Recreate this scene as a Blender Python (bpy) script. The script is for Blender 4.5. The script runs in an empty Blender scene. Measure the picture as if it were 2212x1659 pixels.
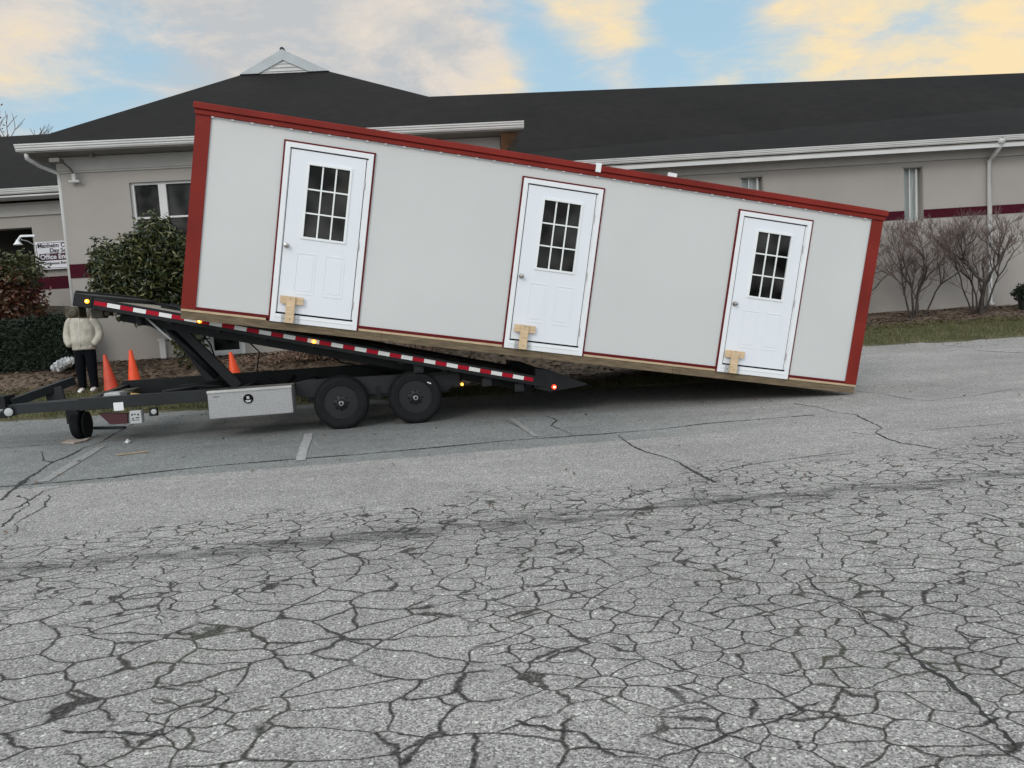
import bpy, math, random
from mathutils import Matrix, Vector
random.seed(7)
R = math.radians
S = bpy.context.scene
COL = S.collection

# ------------------------------------------------------------------ camera
F, CX, CY = 1660.0, 1106.0, 829.5                 # focal length and centre, in the 2212 px wide survey of the view
up = -Vector((.0597, .9941, .091)).normalized()
fz = Vector((0, 0, 1)); fw = (fz - up * fz.dot(up)).normalized(); rt = fw.cross(up)
CAM = Vector((0, 0, 1.5))
def ray(px, py):
    c = Vector(((px - CX) / F, (py - CY) / F, 1))
    return Vector((rt.dot(c), fw.dot(c), up.dot(c)))
def at(px, py, y):                                # surveyed point at distance y from the camera
    d = ray(px, py); return CAM + d * (y / d.y)
cam = bpy.data.cameras.new('camera'); co = bpy.data.objects.new('camera', cam); COL.objects.link(co)
A = Matrix((rt, fw, up))                          # cam(x right,y down,z fwd) -> world
m = A @ Matrix(((1, 0, 0), (0, -1, 0), (0, 0, -1)))
co.matrix_world = Matrix.Translation(CAM) @ m.to_4x4()
cam.sensor_width = 36; cam.lens = F / 2212 * 36; cam.clip_end = 3000; cam.clip_start = .05
S.camera = co

# ------------------------------------------------------------------ materials
MATS = {}
def nt(name):
    mt = bpy.data.materials.new(name); mt.use_nodes = True
    return mt, mt.node_tree.nodes, mt.node_tree.links
def mat(name, col, rough=.6, metal=0, var=.12, scale=3, bump=0, bscale=60, spec=.5, emis=None, es=0, col2=None, detail=6, stretch=None, coat=0):
    if name in MATS: return MATS[name]
    mt, N, L = nt(name); b = N['Principled BSDF']
    b.inputs['Roughness'].default_value = rough; b.inputs['Metallic'].default_value = metal
    b.inputs['Specular IOR Level'].default_value = spec; b.inputs['Coat Weight'].default_value = coat
    tc = N.new('ShaderNodeTexCoord'); mp = N.new('ShaderNodeMapping'); L.new(tc.outputs['Object'], mp.inputs[0])
    if stretch: mp.inputs['Scale'].default_value = stretch
    nz = N.new('ShaderNodeTexNoise'); nz.inputs['Scale'].default_value = scale; nz.inputs['Detail'].default_value = detail
    L.new(mp.outputs[0], nz.inputs[0])
    rp = N.new('ShaderNodeValToRGB'); L.new(nz.outputs[0], rp.inputs[0])
    c1 = tuple(c * (1 - var) for c in col[:3]); c2 = col2 or tuple(min(1, c * (1 + var)) for c in col[:3])
    rp.color_ramp.elements[0].position = .35; rp.color_ramp.elements[1].position = .68
    rp.color_ramp.elements[0].color = (*c1, 1); rp.color_ramp.elements[1].color = (*c2, 1)
    L.new(rp.outputs[0], b.inputs['Base Color'])
    if bump:
        n2 = N.new('ShaderNodeTexNoise'); n2.inputs['Scale'].default_value = bscale; n2.inputs['Detail'].default_value = 4
        L.new(mp.outputs[0], n2.inputs[0]); bp = N.new('ShaderNodeBump'); bp.inputs['Strength'].default_value = bump
        bp.inputs['Distance'].default_value = .01; L.new(n2.outputs[0], bp.inputs['Height']); L.new(bp.outputs[0], b.inputs['Normal'])
    if emis:
        b.inputs['Emission Color'].default_value = (*emis, 1); b.inputs['Emission Strength'].default_value = es
    MATS[name] = mt; return mt

mat('siding', (.62, .632, .625), .5, var=.03, scale=.7)
mat('red_metal', (.205, .020, .014), .55, var=.16, scale=1.5, spec=.18)
mat('dark_red_trim', (.13, .010, .012), .6, var=.1, spec=.15)
mat('door_white', (.80, .83, .88), .38, var=.015, scale=1.2)
mat('casing_white', (.83, .85, .87), .45, var=.02)
mat('gap_black', (.004, .004, .005), .9, spec=.1)
mat('glass_dark', (.008, .008, .008), .05, var=.8, scale=2.4, spec=.14, col2=(.050, .050, .048), detail=1)  # pale mottling in the glass colour stands in for reflections
mat('muntin', (.84, .86, .86), .45, var=.02)
mat('steel', (.42, .40, .38), .3, metal=1)
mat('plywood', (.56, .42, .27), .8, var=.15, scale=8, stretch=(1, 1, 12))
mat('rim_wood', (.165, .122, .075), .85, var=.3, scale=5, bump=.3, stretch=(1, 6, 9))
mat('brace_wood', (.66, .49, .31), .75, var=.14, scale=9, stretch=(1, 1, 7))
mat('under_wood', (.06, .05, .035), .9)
mat('black_steel', (.010, .011, .0125), .5, var=.25, scale=6, bump=.1, spec=.25)
mat('frame_steel', (.0145, .017, .019), .45, var=.2, scale=3, bump=.08, spec=.35)
mat('rubber', (.0085, .0095, .0105), .8, var=.18, scale=12, bump=.2, spec=.25)
mat('rim_black', (.0115, .013, .0145), .45, var=.15, spec=.35)
mat('hub_bright', (.6, .6, .58), .3, metal=1)
mat('tape_red', (.40, .006, .022), .5, var=.08, spec=.15)
mat('tape_white', (.80, .81, .79), .35, var=.05)
mat('amber', (.9, .35, .02), .3, emis=(1, .36, .02), es=3.0)
mat('amber_core', (.9, .5, .1), .3, emis=(1, .62, .12), es=9)
mat('red_lens', (.8, .05, .02), .3, emis=(1, .05, .02), es=2.5)
mat('red_core', (.9, .3, .2), .3, emis=(1, .35, .2), es=9)
mat('deck_wood', (.23, .20, .165), .8, var=.35, scale=4, stretch=(.6, 7, 1), bump=.2)
mat('maroon', (.055, .007, .013), .5)
mat('plate_grey', (.45, .46, .46), .5)
mat('sticker', (.78, .79, .80), .5)
mat('pole_wood', (.5, .34, .12), .7)
mat('winch_brown', (.075, .062, .040), .6, var=.4, scale=14)
mat('stucco', (.355, .328, .305), .9, var=.055, scale=.7, bump=.25, bscale=140)
mat('stucco_trim', (.40, .385, .365), .8, var=.05)
mat('burgundy', (.058, .007, .016), .8, var=.1, spec=.1)
mat('gutter_white', (.58, .58, .57), .45, var=.08, scale=1.2)
mat('rake_grey', (.43, .47, .49), .5, var=.06)
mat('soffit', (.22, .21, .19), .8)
mat('curtain', (.30, .34, .34), .8, var=.25, scale=14, stretch=(1, 1, .05))
mat('copper', (.16, .085, .045), .7, var=.4)
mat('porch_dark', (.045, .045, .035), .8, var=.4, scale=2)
mat('slab', (.27, .26, .22), .85)
mat('sign_white', (.72, .72, .76), .5, var=.02)
mat('sign_ink', (.05, .035, .05), .6)
mat('sign_maroon', (.055, .008, .022), .6)
mat('cone_orange', (.85, .085, .02), .45, var=.1, scale=6, emis=(1, .08, .01), es=.05)  # weak glow added to the cone's orange
mat('cone_faded', (.62, .075, .035), .5, var=.15, scale=6)
mat('jacket', (.47, .44, .37), .85, var=.13, scale=9, bump=.35, bscale=22)
mat('trousers', (.006, .007, .010), .9, spec=.1)
mat('skin', (.45, .26, .18), .6)
mat('hair', (.03, .02, .015), .7)
mat('shoe', (.75, .73, .70), .6)
mat('bark_grey', (.055, .044, .039), .9, var=.35, scale=9)
mat('twig', (.15, .11, .10), .9, var=.3)
mat('stump', (.085, .055, .04), .9, var=.4, scale=14)
mat('bag', (.48, .50, .50), .45, var=.25, scale=16)
mat('card', (.36, .30, .25), .9)
mat('pot', (.012, .016, .014), .5)
mat('brass_dark', (.12, .11, .10), .5)

def leaf_mat(name, cols, rough=.4):
    mt, N, L = nt(name); b = N['Principled BSDF']; b.inputs['Roughness'].default_value = rough
    g = N.new('ShaderNodeNewGeometry'); rp = N.new('ShaderNodeValToRGB'); L.new(g.outputs['Random Per Island'], rp.inputs[0])
    while len(rp.color_ramp.elements) < len(cols): rp.color_ramp.elements.new(.5)
    for i, c in enumerate(cols):
        rp.color_ramp.elements[i].position = i / (len(cols) - 1); rp.color_ramp.elements[i].color = (*c, 1)
    L.new(rp.outputs[0], b.inputs['Base Color']); MATS[name] = mt
leaf_mat('rhodo_leaf', [(.010, .020, .008), (.022, .038, .012), (.042, .055, .016), (.075, .076, .022), (.15, .14, .05)], .38)
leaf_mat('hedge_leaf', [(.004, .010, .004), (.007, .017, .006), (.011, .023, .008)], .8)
leaf_mat('autumn_leaf', [(.055, .014, .010), (.095, .026, .014), (.12, .045, .02), (.07, .05, .02), (.17, .10, .07)], .4)
leaf_mat('olive_leaf', [(.03, .035, .01), (.06, .07, .02), (.09, .10, .03)], .5)
leaf_mat('dry_leaf', [(.14, .07, .05), (.22, .13, .09), (.30, .21, .15), (.10, .06, .045)], .8)
leaf_mat('litter_leaf', [(.07, .045, .03), (.12, .07, .045), (.18, .12, .08), (.05, .035, .03)], .9)
leaf_mat('grass_blade', [(.045, .058, .012), (.075, .085, .02), (.11, .105, .035), (.15, .13, .06)], .7)

def shingle():
    mt, N, L = nt('shingle'); b = N['Principled BSDF']; b.inputs['Roughness'].default_value = .9; b.inputs['Specular IOR Level'].default_value = .2
    tc = N.new('ShaderNodeTexCoord'); br = N.new('ShaderNodeTexBrick'); mp = N.new('ShaderNodeMapping')
    sx = N.new('ShaderNodeSeparateXYZ'); cb = N.new('ShaderNodeCombineXYZ'); ad = N.new('ShaderNodeMath'); ad.operation = 'ADD'
    L.new(tc.outputs['Object'], sx.inputs[0]); L.new(sx.outputs[0], ad.inputs[0]); L.new(sx.outputs[1], ad.inputs[1]); ad.inputs[1].default_value = 0
    L.new(sx.outputs[0], cb.inputs[0]); L.new(sx.outputs[2], cb.inputs[1]); L.new(cb.outputs[0], br.inputs[0])
    br.inputs['Scale'].default_value = 1; br.inputs['Brick Width'].default_value = .3; br.inputs['Row Height'].default_value = .085
    br.inputs['Mortar Size'].default_value = .008
    br.inputs['Color1'].default_value = (.0082, .0072, .0068, 1); br.inputs['Color2'].default_value = (.0108, .0093, .0086, 1); br.inputs['Mortar'].default_value = (.0055, .005, .005, 1)
    nz = N.new('ShaderNodeTexNoise'); nz.inputs['Scale'].default_value = .35; nz.inputs['Detail'].default_value = 6; L.new(tc.outputs['Object'], nz.inputs[0])
    n2 = N.new('ShaderNodeTexNoise'); n2.inputs['Scale'].default_value = 1; n2.inputs['Detail'].default_value = 5
    L.new(tc.outputs['Object'], mp.inputs[0]); mp.inputs['Scale'].default_value = (3, 3, .35); L.new(mp.outputs[0], n2.inputs[0])
    mr = N.new('ShaderNodeMapRange'); mr.inputs[1].default_value = .3; mr.inputs[2].default_value = .7; mr.inputs[3].default_value = .8; mr.inputs[4].default_value = 1.3
    L.new(nz.outputs[0], mr.inputs[0])
    mr2 = N.new('ShaderNodeMapRange'); mr2.inputs[1].default_value = .3; mr2.inputs[2].default_value = .7; mr2.inputs[3].default_value = .85; mr2.inputs[4].default_value = 1.3
    L.new(n2.outputs[0], mr2.inputs[0])
    mm = N.new('ShaderNodeMath'); mm.operation = 'MULTIPLY'; L.new(mr.outputs[0], mm.inputs[0]); L.new(mr2.outputs[0], mm.inputs[1])
    vm = N.new('ShaderNodeVectorMath'); vm.operation = 'SCALE'; L.new(br.outputs[0], vm.inputs[0]); L.new(mm.outputs[0], vm.inputs['Scale'])
    L.new(vm.outputs[0], b.inputs['Base Color']); MATS['shingle'] = mt
shingle()

def aluminium_tread():
    mt, N, L = nt('tread_plate'); b = N['Principled BSDF']; b.inputs['Roughness'].default_value = .42; b.inputs['Metallic'].default_value = .6
    tc = N.new('ShaderNodeTexCoord'); mp = N.new('ShaderNodeMapping'); mp.inputs['Rotation'].default_value = (0, R(45), 0); L.new(tc.outputs['Object'], mp.inputs[0])
    ch = N.new('ShaderNodeTexBrick'); ch.inputs['Scale'].default_value = 1; ch.inputs['Brick Width'].default_value = .032; ch.inputs['Row Height'].default_value = .016; ch.inputs['Mortar Size'].default_value = .004
    sx = N.new('ShaderNodeSeparateXYZ'); cb = N.new('ShaderNodeCombineXYZ'); L.new(mp.outputs[0], sx.inputs[0]); L.new(sx.outputs[0], cb.inputs[0]); L.new(sx.outputs[2], cb.inputs[1]); L.new(cb.outputs[0], ch.inputs[0])
    ch.inputs['Color1'].default_value = (.62, .62, .62, 1); ch.inputs['Color2'].default_value = (.52, .52, .53, 1); ch.inputs['Mortar'].default_value = (.36, .36, .37, 1)
    L.new(ch.outputs[0], b.inputs['Base Color'])
    bp = N.new('ShaderNodeBump'); bp.inputs['Strength'].default_value = .6; bp.inputs['Distance'].default_value = .004; bp.invert = True
    L.new(ch.outputs['Fac'], bp.inputs['Height']); L.new(bp.outputs[0], b.inputs['Normal']); MATS['tread_plate'] = mt
aluminium_tread()

# ------------------------------------------------------------------ mesh builder
class MB:
    def __init__(s, M=None): s.v = []; s.f = []; s.m = []; s.M = M; s.k = 0
    def add(s, vs, fs, k=None):
        n = len(s.v); s.v += [Vector(p) for p in vs]
        for f in fs: s.f.append([i + n for i in f]); s.m.append(s.k if k is None else k)
    def box(s, x0, x1, y0, y1, z0, z1, k=None, R_=None):
        vs = [(x, y, z) for z in (z0, z1) for y in (y0, y1) for x in (x0, x1)]
        if R_: vs = [R_ @ Vector(p) for p in vs]
        s.add(vs, [(0, 2, 3, 1), (4, 5, 7, 6), (0, 1, 5, 4), (2, 6, 7, 3), (0, 4, 6, 2), (1, 3, 7, 5)], k); return s
    def bar(s, p, q, w, h, k=None, upv=(0, 0, 1)):
        p, q = Vector(p), Vector(q); d = (q - p).normalized(); u = Vector(upv)
        if abs(d.dot(u)) > .98: u = Vector((0, 1, 0))
        a = d.cross(u).normalized() * w / 2; b = a.cross(d).normalized() * h / 2
        vs = [c + i * a + j * b for c in (p, q) for i, j in ((-1, -1), (1, -1), (1, 1), (-1, 1))]
        s.add(vs, [(0, 3, 2, 1), (4, 5, 6, 7), (0, 1, 5, 4), (1, 2, 6, 5), (2, 3, 7, 6), (3, 0, 4, 7)], k); return s
    def tube(s, pts, r, n=8, k=None, cap=True):
        pts = [Vector(p) for p in pts]; rs = r if isinstance(r, (list, tuple)) else [r] * len(pts); st = len(s.v); vs = []
        u = None
        for i, p in enumerate(pts):
            d = (pts[min(i + 1, len(pts) - 1)] - pts[max(i - 1, 0)]).normalized()
            if u is None: u = d.cross(Vector((.31, .17, .93)) if abs(d.z) < .9 else Vector((1, 0, 0))).normalized()
            else: u = (u - d * u.dot(d)).normalized()
            w = d.cross(u)
            for j in range(n):
                a = 2 * math.pi * j / n; vs.append(p + (u * math.cos(a) + w * math.sin(a)) * rs[i])
        fs = [(i * n + j, i * n + (j + 1) % n, (i + 1) * n + (j + 1) % n, (i + 1) * n + j) for i in range(len(pts) - 1) for j in range(n)]
        if cap: fs += [tuple(range(n - 1, -1, -1)), tuple(range((len(pts) - 1) * n, len(pts) * n))]
        s.add(vs, fs, k); return s
    def lathe(s, c, axis, prof, n=32, k=None, cap=True):
        c = Vector(c); d = Vector(axis).normalized(); u = d.orthogonal().normalized(); w = d.cross(u); vs = []
        for (r, h) in prof:
            for j in range(n):
                a = 2 * math.pi * j / n; vs.append(c + d * h + (u * math.cos(a) + w * math.sin(a)) * r)
        fs = [(i * n + j, i * n + (j + 1) % n, (i + 1) * n + (j + 1) % n, (i + 1) * n + j) for i in range(len(prof) - 1) for j in range(n)]
        if cap: fs += [tuple(range(n - 1, -1, -1)), tuple(range((len(prof) - 1) * n, len(prof) * n))]
        s.add(vs, fs, k); return s
    def prism(s, poly, y0, y1, k=None, axis='y'):
        n = len(poly); f3 = {'y': lambda a, b, t: (a, t, b), 'x': lambda a, b, t: (t, a, b), 'z': lambda a, b, t: (a, b, t)}[axis]
        vs = [f3(a, b, y0) for a, b in poly] + [f3(a, b, y1) for a, b in poly]
        s.add(vs, [tuple(range(n)), tuple(range(2 * n - 1, n - 1, -1))] + [(i, i + n, (i + 1) % n + n, (i + 1) % n) for i in range(n)], k); return s
    def build(s, name, mats, parent=None, bevel=0, smooth=False, loc=None):
        me = bpy.data.meshes.new(name); vs = [s.M @ p for p in s.v] if s.M else s.v
        me.from_pydata([tuple(p) for p in vs], [], s.f)
        mats = mats if isinstance(mats, (list, tuple)) else [mats]
        for mm in mats: me.materials.append(MATS[mm])
        me.polygons.foreach_set('material_index', s.m)
        import bmesh
        if len(s.v) < 20000:
            bm = bmesh.new(); bm.from_mesh(me); bmesh.ops.recalc_face_normals(bm, faces=bm.faces); bm.to_mesh(me); bm.free()
        if smooth: me.polygons.foreach_set('use_smooth', [True] * len(me.polygons))
        o = bpy.data.objects.new(name, me); COL.objects.link(o)
        if parent: o.parent = parent
        if loc: o.location = loc
        if bevel:
            b = o.modifiers.new('bevel', 'BEVEL'); b.width = bevel; b.segments = 2; b.limit_method = 'ANGLE'; b.harden_normals = False
        return o
def tag(o, label=None, cat=None, group=None, kind=None):
    if label: o['label'] = label
    if cat: o['category'] = cat
    if group: o['group'] = group
    if kind: o['kind'] = kind
    return o
def empty(name, M, label, cat, group=None):
    o = bpy.data.objects.new(name, None); COL.objects.link(o); o.matrix_world = M; o.empty_display_size = .2
    return tag(o, label, cat, group)
def sm(a, b, t):
    t = max(0, min(1, (t - a) / (b - a))); return t * t * (3 - 2 * t)
def interp(tab, y):
    if y <= tab[0][0]: return tab[0][1]
    for (a, b), (c, d) in zip(tab, tab[1:]):
        if y <= c: return b + (d - b) * (y - a) / (c - a)
    return tab[-1][1]
TL = [(11.0, 0), (13, .07), (14.9, .32), (15.3, .48), (15.7, .70), (16.2, .77), (17, .82), (60, .9)]
TR = [(11.5, 0), (17, .22), (20, .56), (21.8, .82), (60, .9)]
def g(x, y):
    base = .05 + .0075 * (5 - max(-12, min(5, x)))
    w = sm(3.2, 7.2, x)
    return base * (1 - sm(20, 60, abs(x))) + (1 - w) * interp(TL, y) + w * interp(TR, y)
def ongr(px, py):
    d = ray(px, py); t = 2.0
    while t < 60:
        P = CAM + d * t
        if P.z <= g(P.x, P.y): return Vector((P.x, P.y, g(P.x, P.y)))
        t += .004
    return P

# ------------------------------------------------------------------ world and sun
W = bpy.data.worlds.new('World'); S.world = W; W.use_nodes = True; N = W.node_tree.nodes; L = W.node_tree.links; N.clear()
SUN_EL, SUN_AZ = R(32), R(205)                      # azimuth clockwise from +Y: behind the camera, a little left
sky = N.new('ShaderNodeTexSky'); sky.sky_type = 'NISHITA'; sky.sun_disc = False; sky.sun_elevation = SUN_EL; sky.sun_rotation = SUN_AZ
sky.air_density = 1; sky.dust_density = .6; sky.ozone_density = 1
bg1 = N.new('ShaderNodeBackground'); bg1.inputs[1].default_value = .15; L.new(sky.outputs[0], bg1.inputs[0])
tc = N.new('ShaderNodeTexCoord'); sx = N.new('ShaderNodeSeparateXYZ'); L.new(tc.outputs['Generated'], sx.inputs[0])
def math_(op, a, b=None, c=None):
    n = N.new('ShaderNodeMath'); n.operation = op
    for i, v in enumerate((a, b, c)):
        if v is None: continue
        if isinstance(v, (int, float)): n.inputs[i].default_value = v
        else: L.new(v, n.inputs[i])
    return n.outputs[0]
# clouds lie on a flat layer overhead
zz = math_('MAXIMUM', sx.outputs[2], .0); den = math_('ADD', zz, .10)
cx_ = math_('DIVIDE', sx.outputs[0], den); cy_ = math_('DIVIDE', sx.outputs[1], den)
cb = N.new('ShaderNodeCombineXYZ'); L.new(cx_, cb.inputs[0]); L.new(cy_, cb.inputs[1])
def noise(scale, detail, rough, dist, off, st=(1, 1, 1)):
    mp = N.new('ShaderNodeMapping'); mp.inputs['Location'].default_value = off; mp.inputs['Scale'].default_value = st; L.new(cb.outputs[0], mp.inputs[0])
    n = N.new('ShaderNodeTexNoise'); n.inputs['Scale'].default_value = scale; n.inputs['Detail'].default_value = detail
    n.inputs['Roughness'].default_value = rough; n.inputs['Distortion'].default_value = dist; L.new(mp.outputs[0], n.inputs[0]); return n.outputs[0]
n1 = noise(.75, 8, .55, .5, (3.1, 1.4, 0)); n2 = noise(2.3, 9, .66, .3, (0, 5, 0)); n3 = noise(.7, 3, .5, 0, (8, 2, 2))
# broad openings in the cloud sheet, as directions in the sky
def blob(px, py, r, amt):
    d = ray(px, py).normalized(); v = N.new('ShaderNodeVectorMath'); v.operation = 'DISTANCE'; nm = N.new('ShaderNodeVectorMath'); nm.operation = 'NORMALIZE'
    L.new(tc.outputs['Generated'], nm.inputs[0]); L.new(nm.outputs[0], v.inputs[0]); v.inputs[1].default_value = d
    mr = N.new('ShaderNodeMapRange'); mr.interpolation_type = 'SMOOTHSTEP'; L.new(v.outputs['Value'], mr.inputs[0])
    mr.inputs[1].default_value = 0; mr.inputs[2].default_value = r; mr.inputs[3].default_value = amt; mr.inputs[4].default_value = 0; return mr.outputs[0]
dens = math_('ADD', math_('MULTIPLY', n1, .62), math_('MULTIPLY', n2, .62))
blues = [(270, 210, .17, -.17), (100, 250, .10, -.12), (1490, 70, .10, -.26), (1190, 150, .09, -.25), (1350, 170, .08, -.10), (1650, 170, .10, -.10), (2010, 30, .10, -.15), (1640, 70, .10, -.12), (1870, 10, .1, -.06),
         (800, 60, .30, .20), (1280, 50, .10, .14), (60, 80, .12, .14), (2130, 110, .16, .16), (1850, 110, .12, .16), (1560, 150, .10, .16), (1330, 165, .06, .12), (1010, 170, .10, .12), (1700, 20, .07, .12), (450, 40, .2, .10)]
for b_ in blues: dens = math_('ADD', dens, blob(*b_))
cr = N.new('ShaderNodeMapRange'); cr.interpolation_type = 'SMOOTHSTEP'; L.new(dens, cr.inputs[0]); cr.inputs[1].default_value = .45; cr.inputs[2].default_value = .76
# cloud colour: grey body, cream where lit, stronger to the right and at the thin edges
warm = math_('ADD', math_('MULTIPLY', blob(2050, 60, .62, .8), 1), blob(60, 90, .16, .28)); warm = math_('ADD', warm, blob(1250, 60, .30, .45))
warm = math_('ADD', warm, math_('ADD', math_('MULTIPLY', math_('SUBTRACT', n3, .5), 1.2), .12)); edge = math_('SUBTRACT', n2, .5)
warm = math_('ADD', warm, math_('MULTIPLY', edge, 2.2))
wr = N.new('ShaderNodeValToRGB'); L.new(warm, wr.inputs[0]); e = wr.color_ramp.elements
e[0].position = .05; e[0].color = (.54, .56, .58, 1); e[1].position = 1.15; e[1].color = (.97, .78, .48, 1)
e2 = wr.color_ramp.elements.new(.45); e2.color = (.77, .70, .625, 1)
hz = N.new('ShaderNodeMapRange'); L.new(sx.outputs[2], hz.inputs[0]); hz.inputs[1].default_value = .1; hz.inputs[2].default_value = .5
bl = N.new('ShaderNodeMixRGB'); L.new(hz.outputs[0], bl.inputs[0]); bl.inputs[1].default_value = (.57, .78, .88, 1); bl.inputs[2].default_value = (.40, .66, .85, 1)
bgb = N.new('ShaderNodeBackground'); L.new(bl.outputs[0], bgb.inputs[0]); bgb.inputs[1].default_value = .86
mxb = N.new('ShaderNodeMixShader'); mxb.inputs[0].default_value = .85; L.new(bg1.outputs[0], mxb.inputs[1]); L.new(bgb.outputs[0], mxb.inputs[2])
bg2 = N.new('ShaderNodeBackground'); L.new(wr.outputs[0], bg2.inputs[0])
# cloud sheet boosted out of view, overhead and behind the camera, to brighten the scene
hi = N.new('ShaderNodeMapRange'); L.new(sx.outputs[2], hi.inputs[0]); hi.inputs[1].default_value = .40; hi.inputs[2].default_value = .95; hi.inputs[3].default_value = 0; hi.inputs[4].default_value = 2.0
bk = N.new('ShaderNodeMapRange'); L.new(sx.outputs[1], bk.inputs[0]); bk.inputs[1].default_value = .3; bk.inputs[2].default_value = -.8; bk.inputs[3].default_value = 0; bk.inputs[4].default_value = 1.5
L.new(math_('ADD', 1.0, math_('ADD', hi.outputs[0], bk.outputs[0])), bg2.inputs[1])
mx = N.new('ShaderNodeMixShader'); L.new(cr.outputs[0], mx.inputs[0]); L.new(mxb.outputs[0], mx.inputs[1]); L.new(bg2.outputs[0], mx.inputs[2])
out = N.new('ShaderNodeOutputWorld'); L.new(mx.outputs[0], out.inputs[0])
sl = bpy.data.lights.new('sun', 'SUN'); so = bpy.data.objects.new('sun', sl); COL.objects.link(so)
sl.energy = .8; sl.angle = R(18); sl.color = (1, .94, .86)
so.rotation_euler = (Vector((0, 0, 1)).rotation_difference(Vector((math.sin(SUN_AZ) * math.cos(SUN_EL), math.cos(SUN_AZ) * math.cos(SUN_EL), math.sin(SUN_EL))))).to_euler()
S.view_settings.view_transform = 'Standard'; S.view_settings.look = 'None'; S.view_settings.exposure = 0
S.render.engine = 'CYCLES'; S.cycles.use_denoising = True; S.cycles.max_bounces = 6

# ------------------------------------------------------------------ asphalt
def asphalt():
    mt, N, L = nt('asphalt'); b = N['Principled BSDF']; b.inputs['Roughness'].default_value = .88; b.inputs['Specular IOR Level'].default_value = .25
    tc = N.new('ShaderNodeTexCoord'); P = tc.outputs['Object']
    def m_(op, *a):
        n = N.new('ShaderNodeMath'); n.operation = op
        for i, v in enumerate(a):
            if isinstance(v, (int, float)): n.inputs[i].default_value = v
            else: L.new(v, n.inputs[i])
        return n.outputs[0]
    def mr(v, a, b_, c=0, d=1, smooth=False):
        n = N.new('ShaderNodeMapRange'); L.new(v, n.inputs[0])
        if smooth: n.interpolation_type = 'SMOOTHSTEP'
        for i, x in enumerate((a, b_, c, d)): n.inputs[i + 1].default_value = x
        return n.outputs[0]
    def nz(scale, detail=4, rough=.5, src=P, st=None, color=False):
        if st:
            mp = N.new('ShaderNodeMapping'); mp.inputs['Scale'].default_value = st[:3]
            if len(st) > 3: mp.inputs['Rotation'].default_value = (0, 0, st[3])
            L.new(src, mp.inputs[0]); src = mp.outputs[0]
        n = N.new('ShaderNodeTexNoise'); n.inputs['Scale'].default_value = scale; n.inputs['Detail'].default_value = detail; n.inputs['Roughness'].default_value = rough
        L.new(src, n.inputs[0]); return n.outputs['Color' if color else 0]
    def warp(src, scale, amt, detail=3):
        c = nz(scale, detail, .55, src, color=True); s = N.new('ShaderNodeVectorMath'); s.operation = 'SUBTRACT'; L.new(c, s.inputs[0]); s.inputs[1].default_value = (.5, .5, .5)
        k = N.new('ShaderNodeVectorMath'); k.operation = 'SCALE'; L.new(s.outputs[0], k.inputs[0]); k.inputs['Scale'].default_value = amt
        a = N.new('ShaderNodeVectorMath'); a.operation = 'ADD'; L.new(src, a.inputs[0]); L.new(k.outputs[0], a.inputs[1]); return a.outputs[0]
    flat = N.new('ShaderNodeMapping'); flat.inputs['Scale'].default_value = (1, 1, 0); L.new(P, flat.inputs[0]); P = flat.outputs[0]
    sx = N.new('ShaderNodeSeparateXYZ'); L.new(P, sx.inputs[0]); X, Y = sx.outputs[0], sx.outputs[1]
    # aggregate
    def vor(scale, feat, src=P, out=0, rnd=1):
        n = N.new('ShaderNodeTexVoronoi'); n.feature = feat; n.inputs['Scale'].default_value = scale; n.inputs['Randomness'].default_value = rnd; L.new(src, n.inputs[0]); return n.outputs[out]
    c1 = vor(140, 'F1', out='Color'); c2 = vor(46, 'F1', out='Color'); d1 = vor(140, 'F1', out='Distance')
    s1 = N.new('ShaderNodeSeparateColor'); L.new(c1, s1.inputs[0]); s2 = N.new('ShaderNodeSeparateColor'); L.new(c2, s2.inputs[0])
    r1 = N.new('ShaderNodeValToRGB'); L.new(m_('MULTIPLY', s1.outputs[0], 1.0), r1.inputs[0]); e = r1.color_ramp.elements
    e[0].position = 0; e[0].color = (.115, .109, .102, 1); e[1].position = 1; e[1].color = (.62, .60, .565, 1)
    for p, c in ((.35, .24), (.62, .325), (.85, .40), (.94, .46)):
        q = e.new(p); q.color = (c, c * .955, c * .905, 1)
    big = mr(s2.outputs[1], .955, .975)
    d2 = vor(46, 'F1', out='Distance'); big = m_('MULTIPLY', big, mr(d2, .42, .3))
    mixb = N.new('ShaderNodeMixRGB'); L.new(big, mixb.inputs[0]); L.new(r1.outputs[0], mixb.inputs[1]); mixb.inputs[2].default_value = (.66, .65, .60, 1)
    # large tone patches
    t1 = mr(nz(.5, 5, .6), .3, .7, .84, 1.12); t2 = mr(nz(7, 5, .6), .3, .7, .9, 1.08); t3 = mr(nz(1, 4, .6, st=(.35, 2.2, 1, -.17)), .3, .7, .92, 1.08)
    tone = m_('MULTIPLY', m_('MULTIPLY', t1, t2), t3)
    # the darker, bluer parking bays beyond the seam
    seam = m_('SUBTRACT', Y, m_('ADD', m_('MULTIPLY', X, .155), 7.95))
    bay = m_('MULTIPLY', mr(seam, -.01, .03), mr(X, 3.2, .8))
    tone = m_('MULTIPLY', tone, m_('SUBTRACT', 1, m_('MULTIPLY', bay, .22)))
    # alligator cracking: two sizes of cells, stronger towards the viewer
    w1 = warp(warp(warp(P, 1.5, .20), 6, .060, 2), 28, .010, 3)
    st = N.new('ShaderNodeMapping'); st.inputs['Scale'].default_value = (.80, 1.18, 1); st.inputs['Rotation'].default_value = (0, 0, -.14); L.new(w1, st.inputs[0])
    e1 = vor(4.1, 'DISTANCE_TO_EDGE', st.outputs[0]); e2_ = vor(6.6, 'DISTANCE_TO_EDGE', st.outputs[0])
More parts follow.
